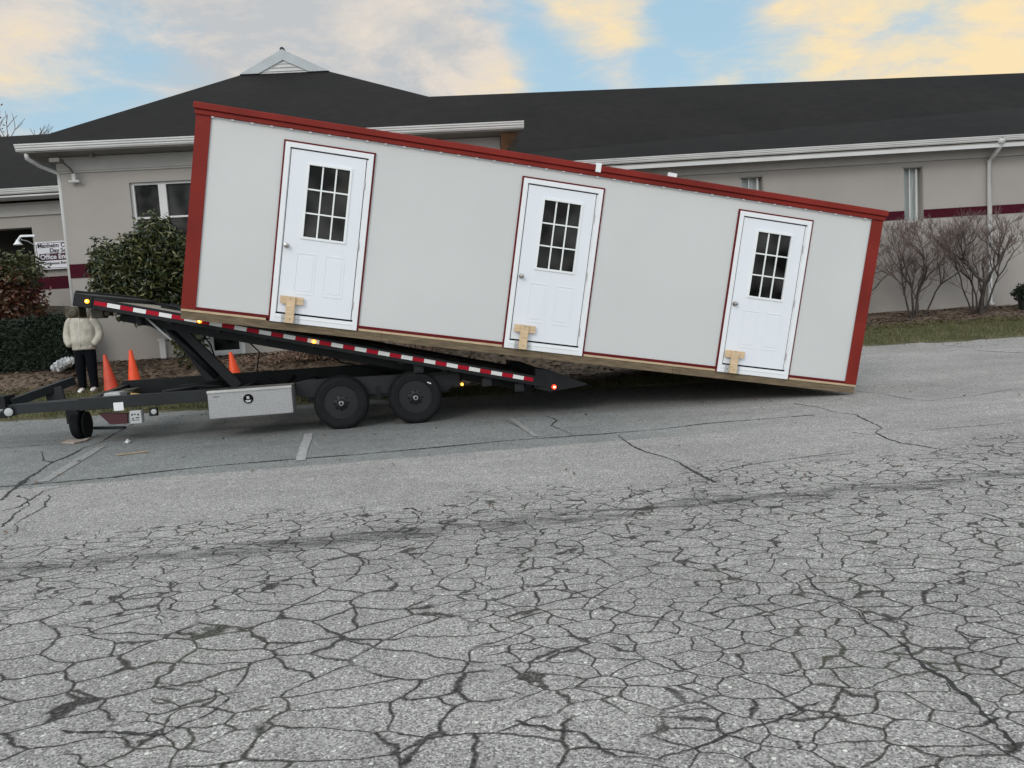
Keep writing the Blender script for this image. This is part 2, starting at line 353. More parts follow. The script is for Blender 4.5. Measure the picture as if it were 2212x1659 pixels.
    fray = m_('MULTIPLY', m_('SUBTRACT', nz(45, 4, .65), .5), .038); wid = m_('ADD', mr(nz(1.7, 3), .32, .68, .014, .029), fray); wid2 = m_('ADD', mr(nz(2.1, 3, src=w1), .34, .68, .016, .036), fray)
    band = m_('SUBTRACT', Y, m_('ADD', m_('MULTIPLY', X, .16), 5.15))           # + beyond the worn strip, - nearer
    wob = m_('ADD', band, mr(nz(.9, 4), .3, .7, -.55, .55))
    zone = mr(wob, .95, .30, 0, 1, True); zone2 = m_('MAXIMUM', mr(m_('ABSOLUTE', m_('ADD', wob, .15)), 1.15, .45, 0, 1, True), m_('MULTIPLY', mr(nz(.45, 2), .46, .56, 0, .8), mr(wob, .5, .0)))
    zr = m_('MULTIPLY', mr(X, -.2, 1.2), mr(wob, 1.7, .6)); zone2 = m_('MAXIMUM', zone2, m_('MULTIPLY', zr, .9))
    k1 = m_('MULTIPLY', mr(m_('SUBTRACT', e1, wid), .010, -.002, 0, 1), mr(zone, .05, .4))
    k2 = m_('MULTIPLY', mr(m_('SUBTRACT', e2_, wid2), .010, .0, 0, 1), mr(zone2, .2, .6))
    k1 = m_('MAXIMUM', m_('MULTIPLY', k1, .80), m_('MULTIPLY', m_('MULTIPLY', mr(m_('SUBTRACT', e1, m_('MULTIPLY', wid, .60)), .009, -.002, 0, 1), mr(zone, .05, .4)), 1.0))
    k2 = m_('MAXIMUM', m_('MULTIPLY', k2, .80), m_('MULTIPLY', m_('MULTIPLY', mr(m_('SUBTRACT', e2_, m_('MULTIPLY', wid2, .60)), .012, -.002, 0, 1), mr(zone2, .2, .6)), 1.0))
    sw = mr(zone2, .42, .5); crack = m_('MAXIMUM', m_('MULTIPLY', k1, m_('SUBTRACT', 1, sw)), m_('MULTIPLY', k2, sw))
    # soft dirt beside the cracks
    halo = m_('MULTIPLY', mr(e1, .09, .0), zone); halo = m_('MULTIPLY', halo, mr(nz(3.5, 4), .40, .70, .02, .38))
    strip = m_('MULTIPLY', mr(m_('ABSOLUTE', m_('ADD', band, mr(nz(1.3, 3), 0, 1, -.3, .3))), .26, .02, 0, 1, True), mr(nz(5, 5, .65, st=(.5, 2.2, 1, -.16)), .36, .58, 0, .95))
    dark = m_('MAXIMUM', halo, strip)
    tone = m_('MULTIPLY', tone, m_('SUBTRACT', 1, m_('MULTIPLY', dark, .75)))
    col = N.new('ShaderNodeVectorMath'); col.operation = 'SCALE'; L.new(mixb.outputs[0], col.inputs[0]); L.new(tone, col.inputs['Scale'])
    tint = N.new('ShaderNodeMixRGB'); tint.blend_type = 'MULTIPLY'; L.new(bay, tint.inputs[0]); L.new(col.outputs[0], tint.inputs[1]); tint.inputs[2].default_value = (.90, .965, .98, 1)
    green = mr(nz(1.1, 3), .5, .7); ck = N.new('ShaderNodeMixRGB'); L.new(green, ck.inputs[0]); ck.inputs[1].default_value = (.018, .016, .015, 1); ck.inputs[2].default_value = (.036, .038, .020, 1)
    fin = N.new('ShaderNodeMixRGB'); L.new(m_('MULTIPLY', crack, mr(nz(70, 3, .6), .35, .65, .74, 1.0)), fin.inputs[0]); L.new(tint.outputs[0], fin.inputs[1]); L.new(ck.outputs[0], fin.inputs[2])
    L.new(fin.outputs[0], b.inputs['Base Color'])
    hgt = m_('SUBTRACT', m_('MULTIPLY', m_('SUBTRACT', 1, d1), .25), m_('MULTIPLY', crack, 1.0))
    bp = N.new('ShaderNodeBump'); bp.inputs['Strength'].default_value = .55; bp.inputs['Distance'].default_value = .008; L.new(hgt, bp.inputs['Height']); L.new(bp.outputs[0], b.inputs['Normal'])
    MATS['asphalt'] = mt
asphalt()
mat('crack_fill', (.030, .028, .027), .95, var=.4, scale=20)
mat('worn_paint', (.34, .335, .33), .85, var=.3, scale=18)
mat('worn_yellow', (.32, .25, .16), .85, var=.35, scale=25)
mat('grass_ground', (.075, .075, .03), .95, var=.35, scale=2.2, bump=.5, bscale=30, col2=(.13, .115, .06))
mat('mulch', (.085, .058, .042), .95, var=.4, scale=9, bump=.8, bscale=25, col2=(.19, .135, .09))
mat('far_ground', (.08, .08, .05), .95, var=.3, scale=.5)

def wob(x, k=0): return .08 * math.sin(x * 1.7 + k) + .05 * math.sin(x * 4.3 + 2 * k) + .03 * math.sin(x * 9.1 + k)
def yE(x): return 13.0 + .02 * x + 4.0 * sm(4.0, 7.6, x) + wob(x)
def yM(x): return 15.0 - 1.75 * sm(-3.2, -1, x) + 6.5 * sm(3.8, 7.4, x) + wob(x, 2)
def sheet(name, xs, rows, mats, zoff):
    b = MB(); nx = len(xs); ny = len(rows(xs[0])); vs = []
    for x in xs:
        for y in rows(x): vs.append((x, y, g(x, y) + zoff(x, y)))
    b.add(vs, [(i * ny + j, (i + 1) * ny + j, (i + 1) * ny + j + 1, i * ny + j + 1) for i in range(nx - 1) for j in range(ny - 1)])
    return b
def lin(a, b, n): return [a + (b - a) * i / n for i in range(n + 1)]
xs = [-300, -120, -60, -35] + lin(-24, 26, 200) + [35, 60, 120, 300]
b = sheet('parking_lot', xs, lambda x: [-200, -80, -30, -10] + lin(0, 11, 6) + lin(11.0, yE(x), 9)[1:], None, lambda x, y: 0)
# long single cracks, surveyed and laid on the asphalt as thin ragged strips
def crackline(pts, w0, w1=None, jit=.02, seed=1):
    rnd = random.Random(seed); P = [ongr(*p) for p in pts]; w1 = w1 if w1 is not None else w0; fine = []
    for a, c in zip(P, P[1:]):
        n = max(2, int((c - a).length / .022))
        for i in range(n): fine.append(a.lerp(c, i / n))
    fine.append(P[-1]); n = len(fine); vs = []; off = 0
    for i, p in enumerate(fine):
        d = (fine[min(i + 1, n - 1)] - fine[max(i - 1, 0)]); nn = Vector((-d.y, d.x, 0)).normalized()
        off = off * .86 + rnd.uniform(-jit, jit) * .35; w = (w0 + (w1 - w0) * i / n) * (.34 if p.y < 5.6 else .85) * rnd.uniform(.35, 1.5) * (.85 + .35 * math.sin(i * .09 + seed)) * (.15 if i in (0, n - 1) else 1)
        q = p + nn * off
        for sgn in (-1, 1):
            t = q + nn * sgn * w / 2; vs.append((t.x, t.y, g(t.x, t.y) + .004))
    b.add(vs, [(2 * i, 2 * i + 1, 2 * i + 3, 2 * i + 2) for i in range(n - 1)], 1)
CR = [
 ([(0, 1052), (120, 1043), (230, 1033), (330, 1021), (450, 1008), (640, 992), (800, 980), (950, 966), (1100, 952), (1200, 945), (1300, 938), (1420, 928), (1530, 915), (1650, 905), (1760, 897)], .055, .035, .008),
 ([(0, 1082), (28, 1060), (60, 1032), (98, 1010), (118, 998), (150, 985), (185, 966), (215, 958)], .06, .03, .02),
 ([(215, 958), (245, 938), (290, 915)], .02, .03, .01),
 ([(0, 968), (90, 962), (180, 957), (260, 952)], .02, .02, .01),
 ([(0, 1105), (40, 1095), (95, 1062), (160, 1045)], .02, .015, .02), ([(0, 1140), (20, 1118), (60, 1090), (45, 1070)], .02, .02, .03), ([(0, 1170), (35, 1150), (30, 1130), (90, 1100), (110, 1068)], .018, .012, .03),
 ([(88, 975), (95, 995), (120, 1000)], .02, .02, .02),
 ([(1335, 940), (1362, 962), (1400, 978), (1440, 988), (1470, 1000), (1490, 1015), (1530, 1035), (1545, 1043)], .022, .03, .015),
 ([(1460, 1025), (1500, 1020), (1560, 1016), (1640, 1000), (1720, 990), (1800, 985), (1850, 978)], .012, .012, .015),
 ([(1700, 992), (1760, 985), (1830, 975), (1915, 968)], .01, .01, .01),
 ([(1715, 872), (1770, 880), (1800, 890), (1850, 897), (1880, 912), (1905, 925), (1890, 935), (1925, 950), (1950, 958), (2000, 965), (2045, 972), (2010, 978), (2080, 990)], .022, .02, .02),
 ([(1830, 933), (1880, 940), (1950, 935), (2050, 925), (2212, 912)], .012, .012, .01),
 ([(1850, 845), (1900, 850), (1960, 862), (2010, 866), (2100, 855), (2212, 838)], .016, .012, .01),
 ([(1175, 898), (1205, 908), (1190, 920), (1215, 930), (1240, 942)], .03, .012, .02),
 ([(1085, 905), (1120, 922), (1140, 930), (1160, 945)], .012, .012, .01),
 ([(0, 1186), (120, 1176), (230, 1182), (320, 1150), (330, 1180), (420, 1172)], .012, .01, .02),
 ([(400, 1178), (560, 1150), (700, 1142), (780, 1140), (850, 1128), (900, 1118)], .014, .012, .02), ([(890, 1105), (905, 1115), (900, 1128), (960, 1130), (1000, 1145)], .03, .015, .02),
 ([(870, 1100), (890, 1098), (905, 1108)], .05, .03, .01), ([(145, 1160), (190, 1152)], .05, .03, .01),
 ([(900, 1120), (1050, 1108), (1180, 1100), (1280, 1092), (1400, 1062)], .014, .01, .02),
 ([(1275, 1110), (1330, 1098), (1345, 1080), (1370, 1070), (1420, 1058), (1470, 1050)], .014, .012, .02),
 ([(130, 1580), (250, 1590), (360, 1585), (440, 1550), (500, 1510), (430, 1485), (300, 1480)], .03, .02, .02),
 ([(1106, 1560), (1240, 1590), (1330, 1640), (1420, 1655), (1560, 1590), (1700, 1540), (1780, 1520)], .035, .03, .03),
 ([(1740, 1240), (1850, 1320), (1960, 1400), (2060, 1480), (2140, 1560), (2212, 1620)], .04, .04, .04),
]
for i, c in enumerate(CR): crackline(*c, seed=i + 3)
# parking bay stripes, worn, and a patch of old yellow
def stripe(p, q, w, k):
    P, Q = ongr(*p), ongr(*q); d = Q - P; nn = Vector((-d.y, d.x, 0)).normalized() * w / 2; n = 14; vs = []
    for i in range(n + 1):
        c = P.lerp(Q, i / n)
        for sgn in (-1, 1):
            t = c + nn * sgn * random.uniform(.85, 1.1); vs.append((t.x, t.y, g(t.x, t.y) + .007))
    b.add(vs, [(2 * i, 2 * i + 1, 2 * i + 3, 2 * i + 2) for i in range(n)], k)
stripe((648, 996), (667, 937), .11, 2); stripe((92, 1042), (218, 966), .11, 4); stripe((1105, 905), (1158, 944), .07, 4); stripe((252, 984), (320, 976), .13, 3)
stripe((1985, 741), (2090, 748), .10, 2); stripe((2110, 757), (2212, 762), .10, 2)
mat('faded_paint', (.265, .26, .25), .85, var=.3, scale=22)
o = b.build('parking_lot', ['asphalt', 'crack_fill', 'worn_paint', 'worn_yellow', 'faded_paint']); tag(o, kind='structure')
b = sheet('lawn', xs, lambda x: lin(yE(x), yM(x), 8), None, lambda x, y: .035 if y > yE(x) + .01 else .0)
tag(b.build('lawn', 'grass_ground'), kind='structure')
def rm(x): return lin(yM(x), 26, 24)
b = sheet('mulch_bed', xs, rm, None, lambda x, y: .05 + .02 * math.sin(x * 3) * math.sin(y * 5) if y > yM(x) + .01 else .03)
tag(b.build('mulch_bed', 'mulch'), kind='structure')
b = sheet('ground', xs, lambda x: [25.5, 40, 80, 400], None, lambda x, y: .0)
tag(b.build('ground', 'far_ground'), kind='structure')

# grass blades and fallen leaves
def scatter(name, matn, n, region, size, label, cat, flat=False):
    rnd = random.Random(5); b = MB(); vs = []; fs = []
    for i in range(n):
        x, y = region(rnd)
        if x is None: continue
        z = g(x, y) + (.055 if flat else .03); s = size * rnd.uniform(.5, 1.4); a = rnd.uniform(0, 6.28); k = len(vs)
        if flat:
            t = rnd.uniform(-.4, .4)
            vs += [(x - s * math.cos(a), y - s * math.sin(a), z), (x + s * .5 * math.sin(a), y - s * .5 * math.cos(a), z + s * t), (x + s * math.cos(a), y + s * math.sin(a), z + .01), (x - s * .5 * math.sin(a), y + s * .5 * math.cos(a), z + s * abs(t))]
            fs.append((k, k + 1, k + 2, k + 3))
        else:
            w = s * .09; lx, ly = rnd.uniform(-.5, .5) * s, rnd.uniform(-.5, .5) * s
            vs += [(x - w * math.cos(a), y - w * math.sin(a), z), (x + w * math.cos(a), y + w * math.sin(a), z), (x + lx, y + ly, z + s)]
            fs.append((k, k + 1, k + 2))
    b.add(vs, fs); o = b.build(name, matn); tag(o, label, cat, kind='stuff'); return o
def rg(rnd):
    if rnd.random() < .55: x = rnd.uniform(-13, 3.5)
    else: x = rnd.uniform(3.5, 17)
    return x, rnd.uniform(yE(x) - .02, yM(x) + .15)
scatter('grass', 'grass_blade', 60000, rg, .07, 'short winter grass blades of the verge between asphalt and mulch', 'grass')
def rl(rnd):
    x = rnd.uniform(-13, 17); y = rnd.uniform(yM(x) - .5, min(21.7, yM(x) + 2.0) if x > 6 else 17.0); return x, y
scatter('leaf_litter', 'litter_leaf', 16000, rl, .045, 'brown fallen leaves strewn over the planting bed', 'fallen leaves', True)

def rb(rnd):
    x = rnd.uniform(-12, 13); y = rnd.uniform(5, 13.2) if rnd.random() < .4 else yE(x) - abs(rnd.gauss(0, .5)); return x, y
o = scatter('blown_leaves', 'litter_leaf', 900, rb, .022, 'scattered dry leaf scraps blown over the cracked asphalt', 'leaf scraps', True)
o.location.z = -.045
# ------------------------------------------------------------------ portable building on the trailer
from mathutils import Quaternion
def rotv(r): v = Vector(r); return Quaternion(v.normalized(), v.length).to_matrix()
Rs = A @ rotv((.110, -.169, .113)); O_ = CAM + A @ Vector((-4.055, -.931, 9.422))
Xs, Ys, Zs = Rs.col[0], Rs.col[2], -Rs.col[1]
MS = Matrix((Xs, Ys, Zs)).transposed().to_4x4(); MS.translation = O_
shed = empty('portable_building', MS, 'long light grey portable building with red trim and three white doors, tilted on the trailer', 'portable building')
LEN, H, DEP = 9.16, 2.457, 3.66
DO = [1.055, 4.03, 7.03]; DW = 1.064; DB, DT = -.032, 2.168
# front wall skin with openings, low ribs every nine inches
b = MB(); zt = 2.36; spans = [(0.10, DO[0])] + [(DO[i] + DW, DO[i + 1]) for i in range(2)] + [(DO[2] + DW, LEN - .10)]
for a, c in spans: b.box(a, c, 0, .03, .02, zt)
for d in DO: b.box(d, d + DW, 0, .03, DT, zt)
b.build('wall', 'siding', shed)
b = MB(); b.box(.02, .05, .03, DEP, 0, 2.3).box(LEN - .05, LEN - .02, .03, DEP, 0, 2.3).box(.02, LEN - .02, DEP - .03, DEP, 0, 2.2)
b.build('wall', 'siding', shed)
b = MB(); b.box(.04, LEN - .04, .034, .05, .02, 2.3); b.build('inner_lining', 'gap_black', shed)
for x0, x1 in ((0, .17), (LEN - .17, LEN)):
    b = MB(); s_ = 0 if x0 == 0 else 1
    b.box(x0, x1, -.022, -.006, 0, 2.33)
    b.box(0 if not s_ else LEN - .002, .002 if not s_ else LEN, -.006, .17, 0, 2.33)
    b.build('corner_trim', 'red_metal', shed, bevel=.004)
b = MB(); b.box(-.03, LEN + .03, -.07, .0, 2.385, H); b.box(-.015, LEN + .015, -.045, .0, 2.325, 2.383)
b.build('fascia', 'red_metal', shed, bevel=.006)
b = MB(); x = .19; b.box(.17, LEN - .17, -.012, -.001, 2.314, 2.324)    # light rib ends below the fascia
while x < LEN - .17: b.box(x - .016, x + .016, -.03, -.011, 2.310, 2.3245); x += .2286
b.build('rib_closure', 'casing_white', shed)
b = MB(); b.prism([(-.03, H - .012), (DEP + .1, H - .16), (DEP + .1, H - .12), (-.03, H + .012)], -.03, LEN + .03, axis='x'); b.build('roof', 'red_metal', shed)
for a, c in [(.17, DO[0] - .02)] + [(DO[i] + DW + .02, DO[i + 1] - .02) for i in range(2)] + [(DO[2] + DW + .02, LEN - .17)]:
    b = MB(); b.box(a, c, -.016, .0, 0, .035); b.build('base_trim', 'dark_red_trim', shed)
b = MB(); b.box(.0, DO[0] - .05, -.012, DEP, -.03, -.002)
for i in range(3): b.box(DO[i] + DW + .01, (DO[i + 1] - .01) if i < 2 else LEN, -.012, DEP, -.03, -.002)
b.build('floor_edge', 'plywood', shed)
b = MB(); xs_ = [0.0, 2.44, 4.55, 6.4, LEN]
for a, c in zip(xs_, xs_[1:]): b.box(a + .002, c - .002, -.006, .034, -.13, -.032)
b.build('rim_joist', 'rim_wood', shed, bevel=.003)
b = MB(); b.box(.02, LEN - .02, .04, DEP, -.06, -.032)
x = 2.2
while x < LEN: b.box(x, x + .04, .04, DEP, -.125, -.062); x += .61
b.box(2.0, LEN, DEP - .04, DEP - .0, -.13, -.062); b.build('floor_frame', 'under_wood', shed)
b = MB(); b.box(4.94, 5.01, -.076, -.02, 2.372, H + .03); b.build('roof_clip', 'casing_white', shed)
b = MB(); b.box(5.96, 6.08, .02, .05, H - .01, H + .07)
b.build('roof_clip', 'casing_white', shed)
def door(x0, k):
    d = bpy.data.objects.new('door', None)
    zb, zt_ = DB + .125, DT - .075; xa, xb = x0 + .075, x0 + DW - .085
    # leaf as a slab round the window opening, with two low raised panels
    wx0, wx1, wz0, wz1 = x0 + .305, x0 + .795, 1.055, 1.93
    lf = MB(); y0, y1 = -.012, .03
    lf.box(xa, wx0, y0, y1, zb, zt_).box(wx1, xb, y0, y1, zb, zt_).box(wx0, wx1, y0, y1, zb, wz0).box(wx0, wx1, y0, y1, wz1, zt_)
    for px0, px1 in ((x0 + .25, x0 + .49), (x0 + .60, x0 + .84)):
        for (u0, u1, v0, v1) in ((px0, px1, .84, .855), (px0, px1, .34, .355), (px0, px0 + .010, .355, .84), (px1 - .010, px1, .355, .84)):
            lf.box(u0, u1, y0 - .0035, y0, v0, v1)
        lf.box(px0 + .03, px1 - .03, y0 - .003, y0, .38, .815)
    leaf = lf.build('door', 'door_white', shed, bevel=.002)
    fr = MB(); fr.box(x0, x0 + .06, -.03, .02, DB + .0, DT).box(x0 + DW - .06, x0 + DW, -.03, .02, DB, DT).box(x0 + .06, x0 + DW - .06, -.03, .02, DT - .06, DT)
    fr.box(x0 + .06, x0 + DW - .06, -.028, .02, DB, DB + .104).box(x0 + .06, x0 + DW - .06, -.034, -.028, DB + .06, DB + .072)
    fr.box(x0 + .06, x0 + .068, -.008, .02, zb, zt_).box(x0 + DW - .068 - .009, x0 + DW - .06, -.008, .02, zb, zt_)
    fr.build('door_frame', 'casing_white', leaf, bevel=.002)
    gp = MB(); gp.box(x0 + .06, x0 + DW - .06, -.004, .025, DB + .076, DB + .118); gp.box(x0 + .062, x0 + DW - .062, -.013, .0, DB + .108, DB + .124); gp.box(x0 + .067, xb + .01, -.009, .0, zt_ + .001, zt_ + .009)
    gp.box(xb + .001, xb + .006, -.011, .0, zb, zt_); gp.box(xa - .006, xa - .001, -.011, .0, zb, zt_)
    gp.build('weather_strip', 'gap_black', leaf)
    tr_ = MB(); t = .022; tr_.box(x0 - t, x0, -.02, .0, DB, DT + t).box(x0 + DW, x0 + DW + t, -.02, .0, DB, DT + t).box(x0, x0 + DW, -.02, .0, DT, DT + t)
    tr_.build('door_trim', 'dark_red_trim', leaf)
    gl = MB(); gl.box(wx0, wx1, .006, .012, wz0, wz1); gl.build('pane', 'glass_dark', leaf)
    mu = MB(); e_ = .028
    mu.box(wx0 - e_, wx0, -.024, y0, wz0 - e_, wz1 + e_).box(wx1, wx1 + e_, -.024, y0, wz0 - e_, wz1 + e_).box(wx0, wx1, -.024, y0, wz0 - e_, wz0).box(wx0, wx1, -.024, y0, wz1, wz1 + e_)
    for i in (1, 2):
        xx = wx0 + (wx1 - wx0) * i / 3; z_ = wz0 + (wz1 - wz0) * i / 3
        mu.box(xx - .009, xx + .009, -.008, .005, wz0, wz1)
        for j in range(3):
            a_ = wx0 + (wx1 - wx0) * j / 3 + (.009 if j else 0); c_ = wx0 + (wx1 - wx0) * (j + 1) / 3 - (.009 if j < 2 else 0); mu.box(a_, c_, -.007, .005, z_ - .009, z_ + .009)
    mu.build('window_grille', 'muntin', leaf)
    kn = MB(); kn.lathe((x0 + .118, y0, .92), (0, -1, 0), [(.033, 0), (.033, .006), (.013, .008), (.013, .03), (.025, .035), (.029, .048), (.025, .062), (.008, .068)], 20)
    kn.build('door_knob', 'steel', leaf, smooth=False)
    for z in (.28, 1.02, 1.78):
        hg = MB(); hg.tube([(xb + .006, -.016, z - .05), (xb + .006, -.016, z + .05)], .007, 8); hg.build('hinge', 'steel', leaf)
    return leaf
for k, d in enumerate(DO): door(d, k)
for k, d in enumerate(DO):                                          # wooden blocks screwed across the sill for the haul
    b = MB(); dx = (.085, .085, .055)[k]
    b.box(d + dx + .02, d + dx + .30, -.062, -.036, .205 - .01 * k, .30 - .01 * k)
    b.box(d + dx + .10, d + dx + .205, -.09, -.064, -.028, .30 - .01 * k)
    b.build('wooden_brace', 'brace_wood', shed, bevel=.002)
    b = MB(); b.box(d + dx + .05, d + dx + .255, -.06, -.036, -.026, .075); b.build('brace_backing', 'plate_grey', shed)
    for sx_, sz in ((.15, .27), (.16, .02), (.075, .02), (.235, .02)):
        b = MB(); b.lathe((d + dx + sx_, -.062 if sx_ in (.075, .235) else -.091, sz), (0, -1, 0), [(.006, -.002), (.006, .002)], 8)
        b.build('screw', 'black_steel', shed)

# ------------------------------------------------------------------ tilt trailer
U = Vector((.9871, .1604, 0)); V = Vector((-.1604, .9871, 0)); T0 = Vector((O_.x, O_.y, 0)) + V * .25
MT = Matrix((U, V, Vector((0, 0, 1)))).transposed().to_4x4(); MT.translation = T0
trl = empty('tilt_trailer', MT, 'long black trailer with red and white tape, its tilted bed under the portable building', 'trailer')
def tr(px, py, v=0):
    d = ray(px, py); t = ((T0 + V * v - CAM).dot(V)) / d.dot(V); P = CAM + d * t - T0
    return Vector((P.dot(U), v, P.z))
AL = math.atan(.2485); ca, sa = math.cos(AL), math.sin(AL)
MBed = Matrix(((ca, 0, sa, .14), (0, 1, 0, 0), (-sa, 0, ca, 1.64), (0, 0, 0, 1)))
WD = 2.60
b = MB(MBed); b.box(-1.45, 4.55, .01, .07, -.075, .058); b.build('deck_rail', 'black_steel', trl, bevel=.004)
b = MB(MBed); b.box(-1.50, 4.55, WD - .07, WD - .01, -.075, .075); b.build('deck_rail', 'black_steel', trl, bevel=.004)
b = MB(MBed); b.box(-1.49, -1.27, -.0, WD, -.08, .085); b.box(-1.52, -1.491, .1, WD - .1, -.05, .11); b.build('bulkhead', 'black_steel', trl, bevel=.008)
b = MB(MBed); n = 13
for i in range(n):
    a = .075 + i * (WD - .15) / n; b.box(-1.26, 4.45, a + .003, a + (WD - .15) / n - .003, .0 + (.002 if i % 2 else 0), .03)
b.build('deck_boards', 'deck_wood', trl)
b = MB(MBed)
for sx_ in lin(-1.0, 4.3, 9): b.box(sx_, sx_ + .07, .075, WD - .075, -.10, -.004)
for v_ in (.55, 1.95): b.box(-1.1, 4.5, v_, v_ + .10, -.20, -.102)
b.build('deck_frame', 'black_steel', trl)
b = MB(MBed)                                                        # tie gear lying on the open front of the deck
b.tube([(-1.0, 2.35, .06), (-.6, 2.3, .05), (-.2, 2.38, .055), (.1, 2.2, .05)], .022, 6); b.box(-.75, -.3, 1.9, 2.15, .03, .065); b.box(-.32, -.22, 1.2, 1.32, .03, .07)
b.tube([(-.9, 1.6, .045), (-.5, 1.75, .045), (-.1, 1.55, .045), (.2, 1.7, .045)], .015, 6); b.box(-1.0, .2, 2.42, 2.50, .03, .10)
b.build('tie_strap', 'black_steel', trl)
# tape: six-inch blocks of red and white
b = MB(MBed); s0 = -1.25; k = 0
while s0 < 4.36:
    s1 = min(s0 + .150, 4.37)
    if not (.02 < s0 < .07): b.box(s0, s1, .006, .0098, -.026, .026, k)
    s0 += .1525; k = 1 - k
b.build('reflective_tape', ['tape_red', 'tape_white'], trl)
for sgn, vv in ((0, .0), (1, WD - .5)):                              # the two knife-edged tails
    b = MB(); b.prism([(4.42, .74), (4.62, .70), (5.16, .465), (5.10, .45), (4.62, .40), (4.42, .46)], vv + .02, vv + .48); b.build('tail_ramp', 'black_steel', trl, bevel=.004)
b = MB(); b.box(4.40, 4.52, .02, WD - .02, .47, .60); b.build('crossmember', 'black_steel', trl)
def marker(P, core, halo_, nm, r=.028):
    b = MB(); b.lathe(P, (0, -1, 0), [(r, -.01), (r, .008), (r * .8, .018), (r * .3, .024)], 16, 1); b.lathe(P + Vector((0, -.024, 0)), (0, -1, 0), [(r * .45, -.002), (r * .3, .005), (.002, .008)], 10, 0)
    return b.build(nm, [core, halo_], trl)
for px, py in ((188, 651), (431, 693.8), (678, 738)): marker(tr(px, py, -.004), 'amber_core', 'amber', 'marker_light', .026)
marker(tr(998, 830, .36), 'amber_core', 'amber', 'marker_light', .022); marker(tr(1197, 836, .01), 'red_core', 'red_lens', 'marker_light', .032)
# chassis
b = MB(); b.box(-1.53, 1.2, .40, .48, .585, .745); b.prism([(1.2, .565), (1.2, .745), (1.35, .775), (3.42, .755), (3.42, .60), (3.25, .50), (1.35, .53)], .39, .48); b.build('chassis_beam', 'frame_steel', trl, bevel=.006)
b = MB(); b.box(-1.53, 3.42, 2.14, 2.22, .62, .84); b.build('chassis_beam', 'black_steel', trl, bevel=.006)
for u_ in (-1.45, -.6, .35, 1.25, 2.3, 3.35):
    b = MB(); b.box(u_, u_ + .10, .482, 2.138, .60, .70); b.build('crossmember', 'black_steel', trl, bevel=.004)
b = MB(); b.bar((-1.5, .47, .66), (-2.78, 1.26, .60), .09, .13); b.build('drawbar', 'frame_steel', trl, bevel=.005)
b = MB(); b.bar(tr(160, 822, 1.95), tr(22, 872, 1.3), .08, .12); q = tr(115, 838, 1.72); b.bar(q, q - Vector((-.05, 0, .30)), .24, .05, upv=(0, 1, 0)); b.bar(tr(205, 864, .5), tr(272, 838, 2.14), .09, .1); b.build('drawbar', 'frame_steel', trl, bevel=.005)
b = MB(); b.bar((-3.5, 1.3, .595), (-1.5, 1.3, .62), .12, .14); b.build('tongue', 'black_steel', trl, bevel=.006)
b = MB(); b.box(-2.86, -2.72, 1.14, 1.46, .50, .80); b.tube([(-2.66, 1.12, .58), (-2.66, 1.08, .58)], .07, 16); b.build('hitch_head', 'black_steel', trl, bevel=.008)
b = MB(); b.tube([(-3.4, 1.15, .60), (-2.75, 1.15, .60)], .028, 12); b.build('hydraulic_rod', 'hub_bright', trl, smooth=True)
b = MB(); b.lathe((-2.66, 1.078, .58), (0, -1, 0), [(.055, 0), (.055, .01), (.03, .02), (.01, .022)], 16); b.build('coupler_pin', 'plate_grey', trl)
b = MB(); b.tube([(-2.6, 1.16, .62), (-1.6, 1.16, .64)], .055, 12); b.build('hydraulic_cylinder', 'frame_steel', trl, smooth=True)
# lifting arms and ram
def arm(p, q, v_, w, m_='black_steel', nm='lift_arm'):
    a, c = tr(*p, v_), tr(*q, v_); b = MB(); b.bar(a, c, .06, w, upv=(0, 1, 0)); b = MB(); d = (c - a).normalized(); nn = Vector((-d.z, 0, d.x)) * w / 2
    vs = [a - nn, a + nn, c + nn * 1.25, c - nn * 1.25]; vs = [p_ + Vector((0, o2, 0)) for o2 in (-.035, .035) for p_ in vs]
    b.add(vs, [(0, 1, 2, 3), (7, 6, 5, 4), (0, 4, 5, 1), (1, 5, 6, 2), (2, 6, 7, 3), (3, 7, 4, 0)]); return b.build(nm, m_, trl, bevel=.006)
arm((370, 690), (515, 835), .65, .105); arm((345, 668), (462, 828), 1.9, .115, 'frame_steel'); arm((302, 690), (360, 716), 1.9, .05)
b = MB(); b.tube([tr(315, 686, .45), tr(370, 734.5, .45)], .013, 10); b.build('hydraulic_rod', 'casing_white', trl, smooth=True)
b = MB(); b.tube([tr(352, 700, .84), tr(470, 815, .84)], .055, 14); b.build('hydraulic_cylinder', 'black_steel', trl, smooth=True)
b = MB(); b.tube([tr(300, 678, .35), tr(306, 703, .35)], .05, 14); b.build('valve_block', 'black_steel', trl, smooth=False)
b = MB(); b.bar(tr(607, 838, .9), tr(636, 812, 1.3), .05, .06); b.build('brace_strut', 'frame_steel', trl)
# gear hung under the deck nose
a = tr(160, 676, .35); b = MB(); b.box(a.x - .09, a.x + .08, .3, .55, a.z - .06, a.z + .08); b.lathe((a.x + .01, .3, a.z), (0, -1, 0), [(.055, 0), (.055, .02), (.03, .03)], 14); b.build('winch', 'winch_brown', trl, bevel=.01)
a = tr(215, 678, .35); b = MB(); b.box(a.x - .09, a.x + .06, .3, .5, a.z - .055, a.z + .065); b.box(a.x + .06, a.x + .13, .32, .48, a.z - .03, a.z + .03); b.build('junction_box', 'winch_brown', trl, bevel=.012)
for px, py in ((1052, 826), (1122, 838), (905, 797)):
    a = tr(px, py, .12); b = MB(); b.box(a.x - .07, a.x + .06, .08, .22, a.z - .05, a.z + .07); b.lathe((a.x, .08, a.z), (0, -1, 0), [(.035, -.01), (.035, .012)], 12); b.build('stake_pocket', 'rim_black', trl, bevel=.006)
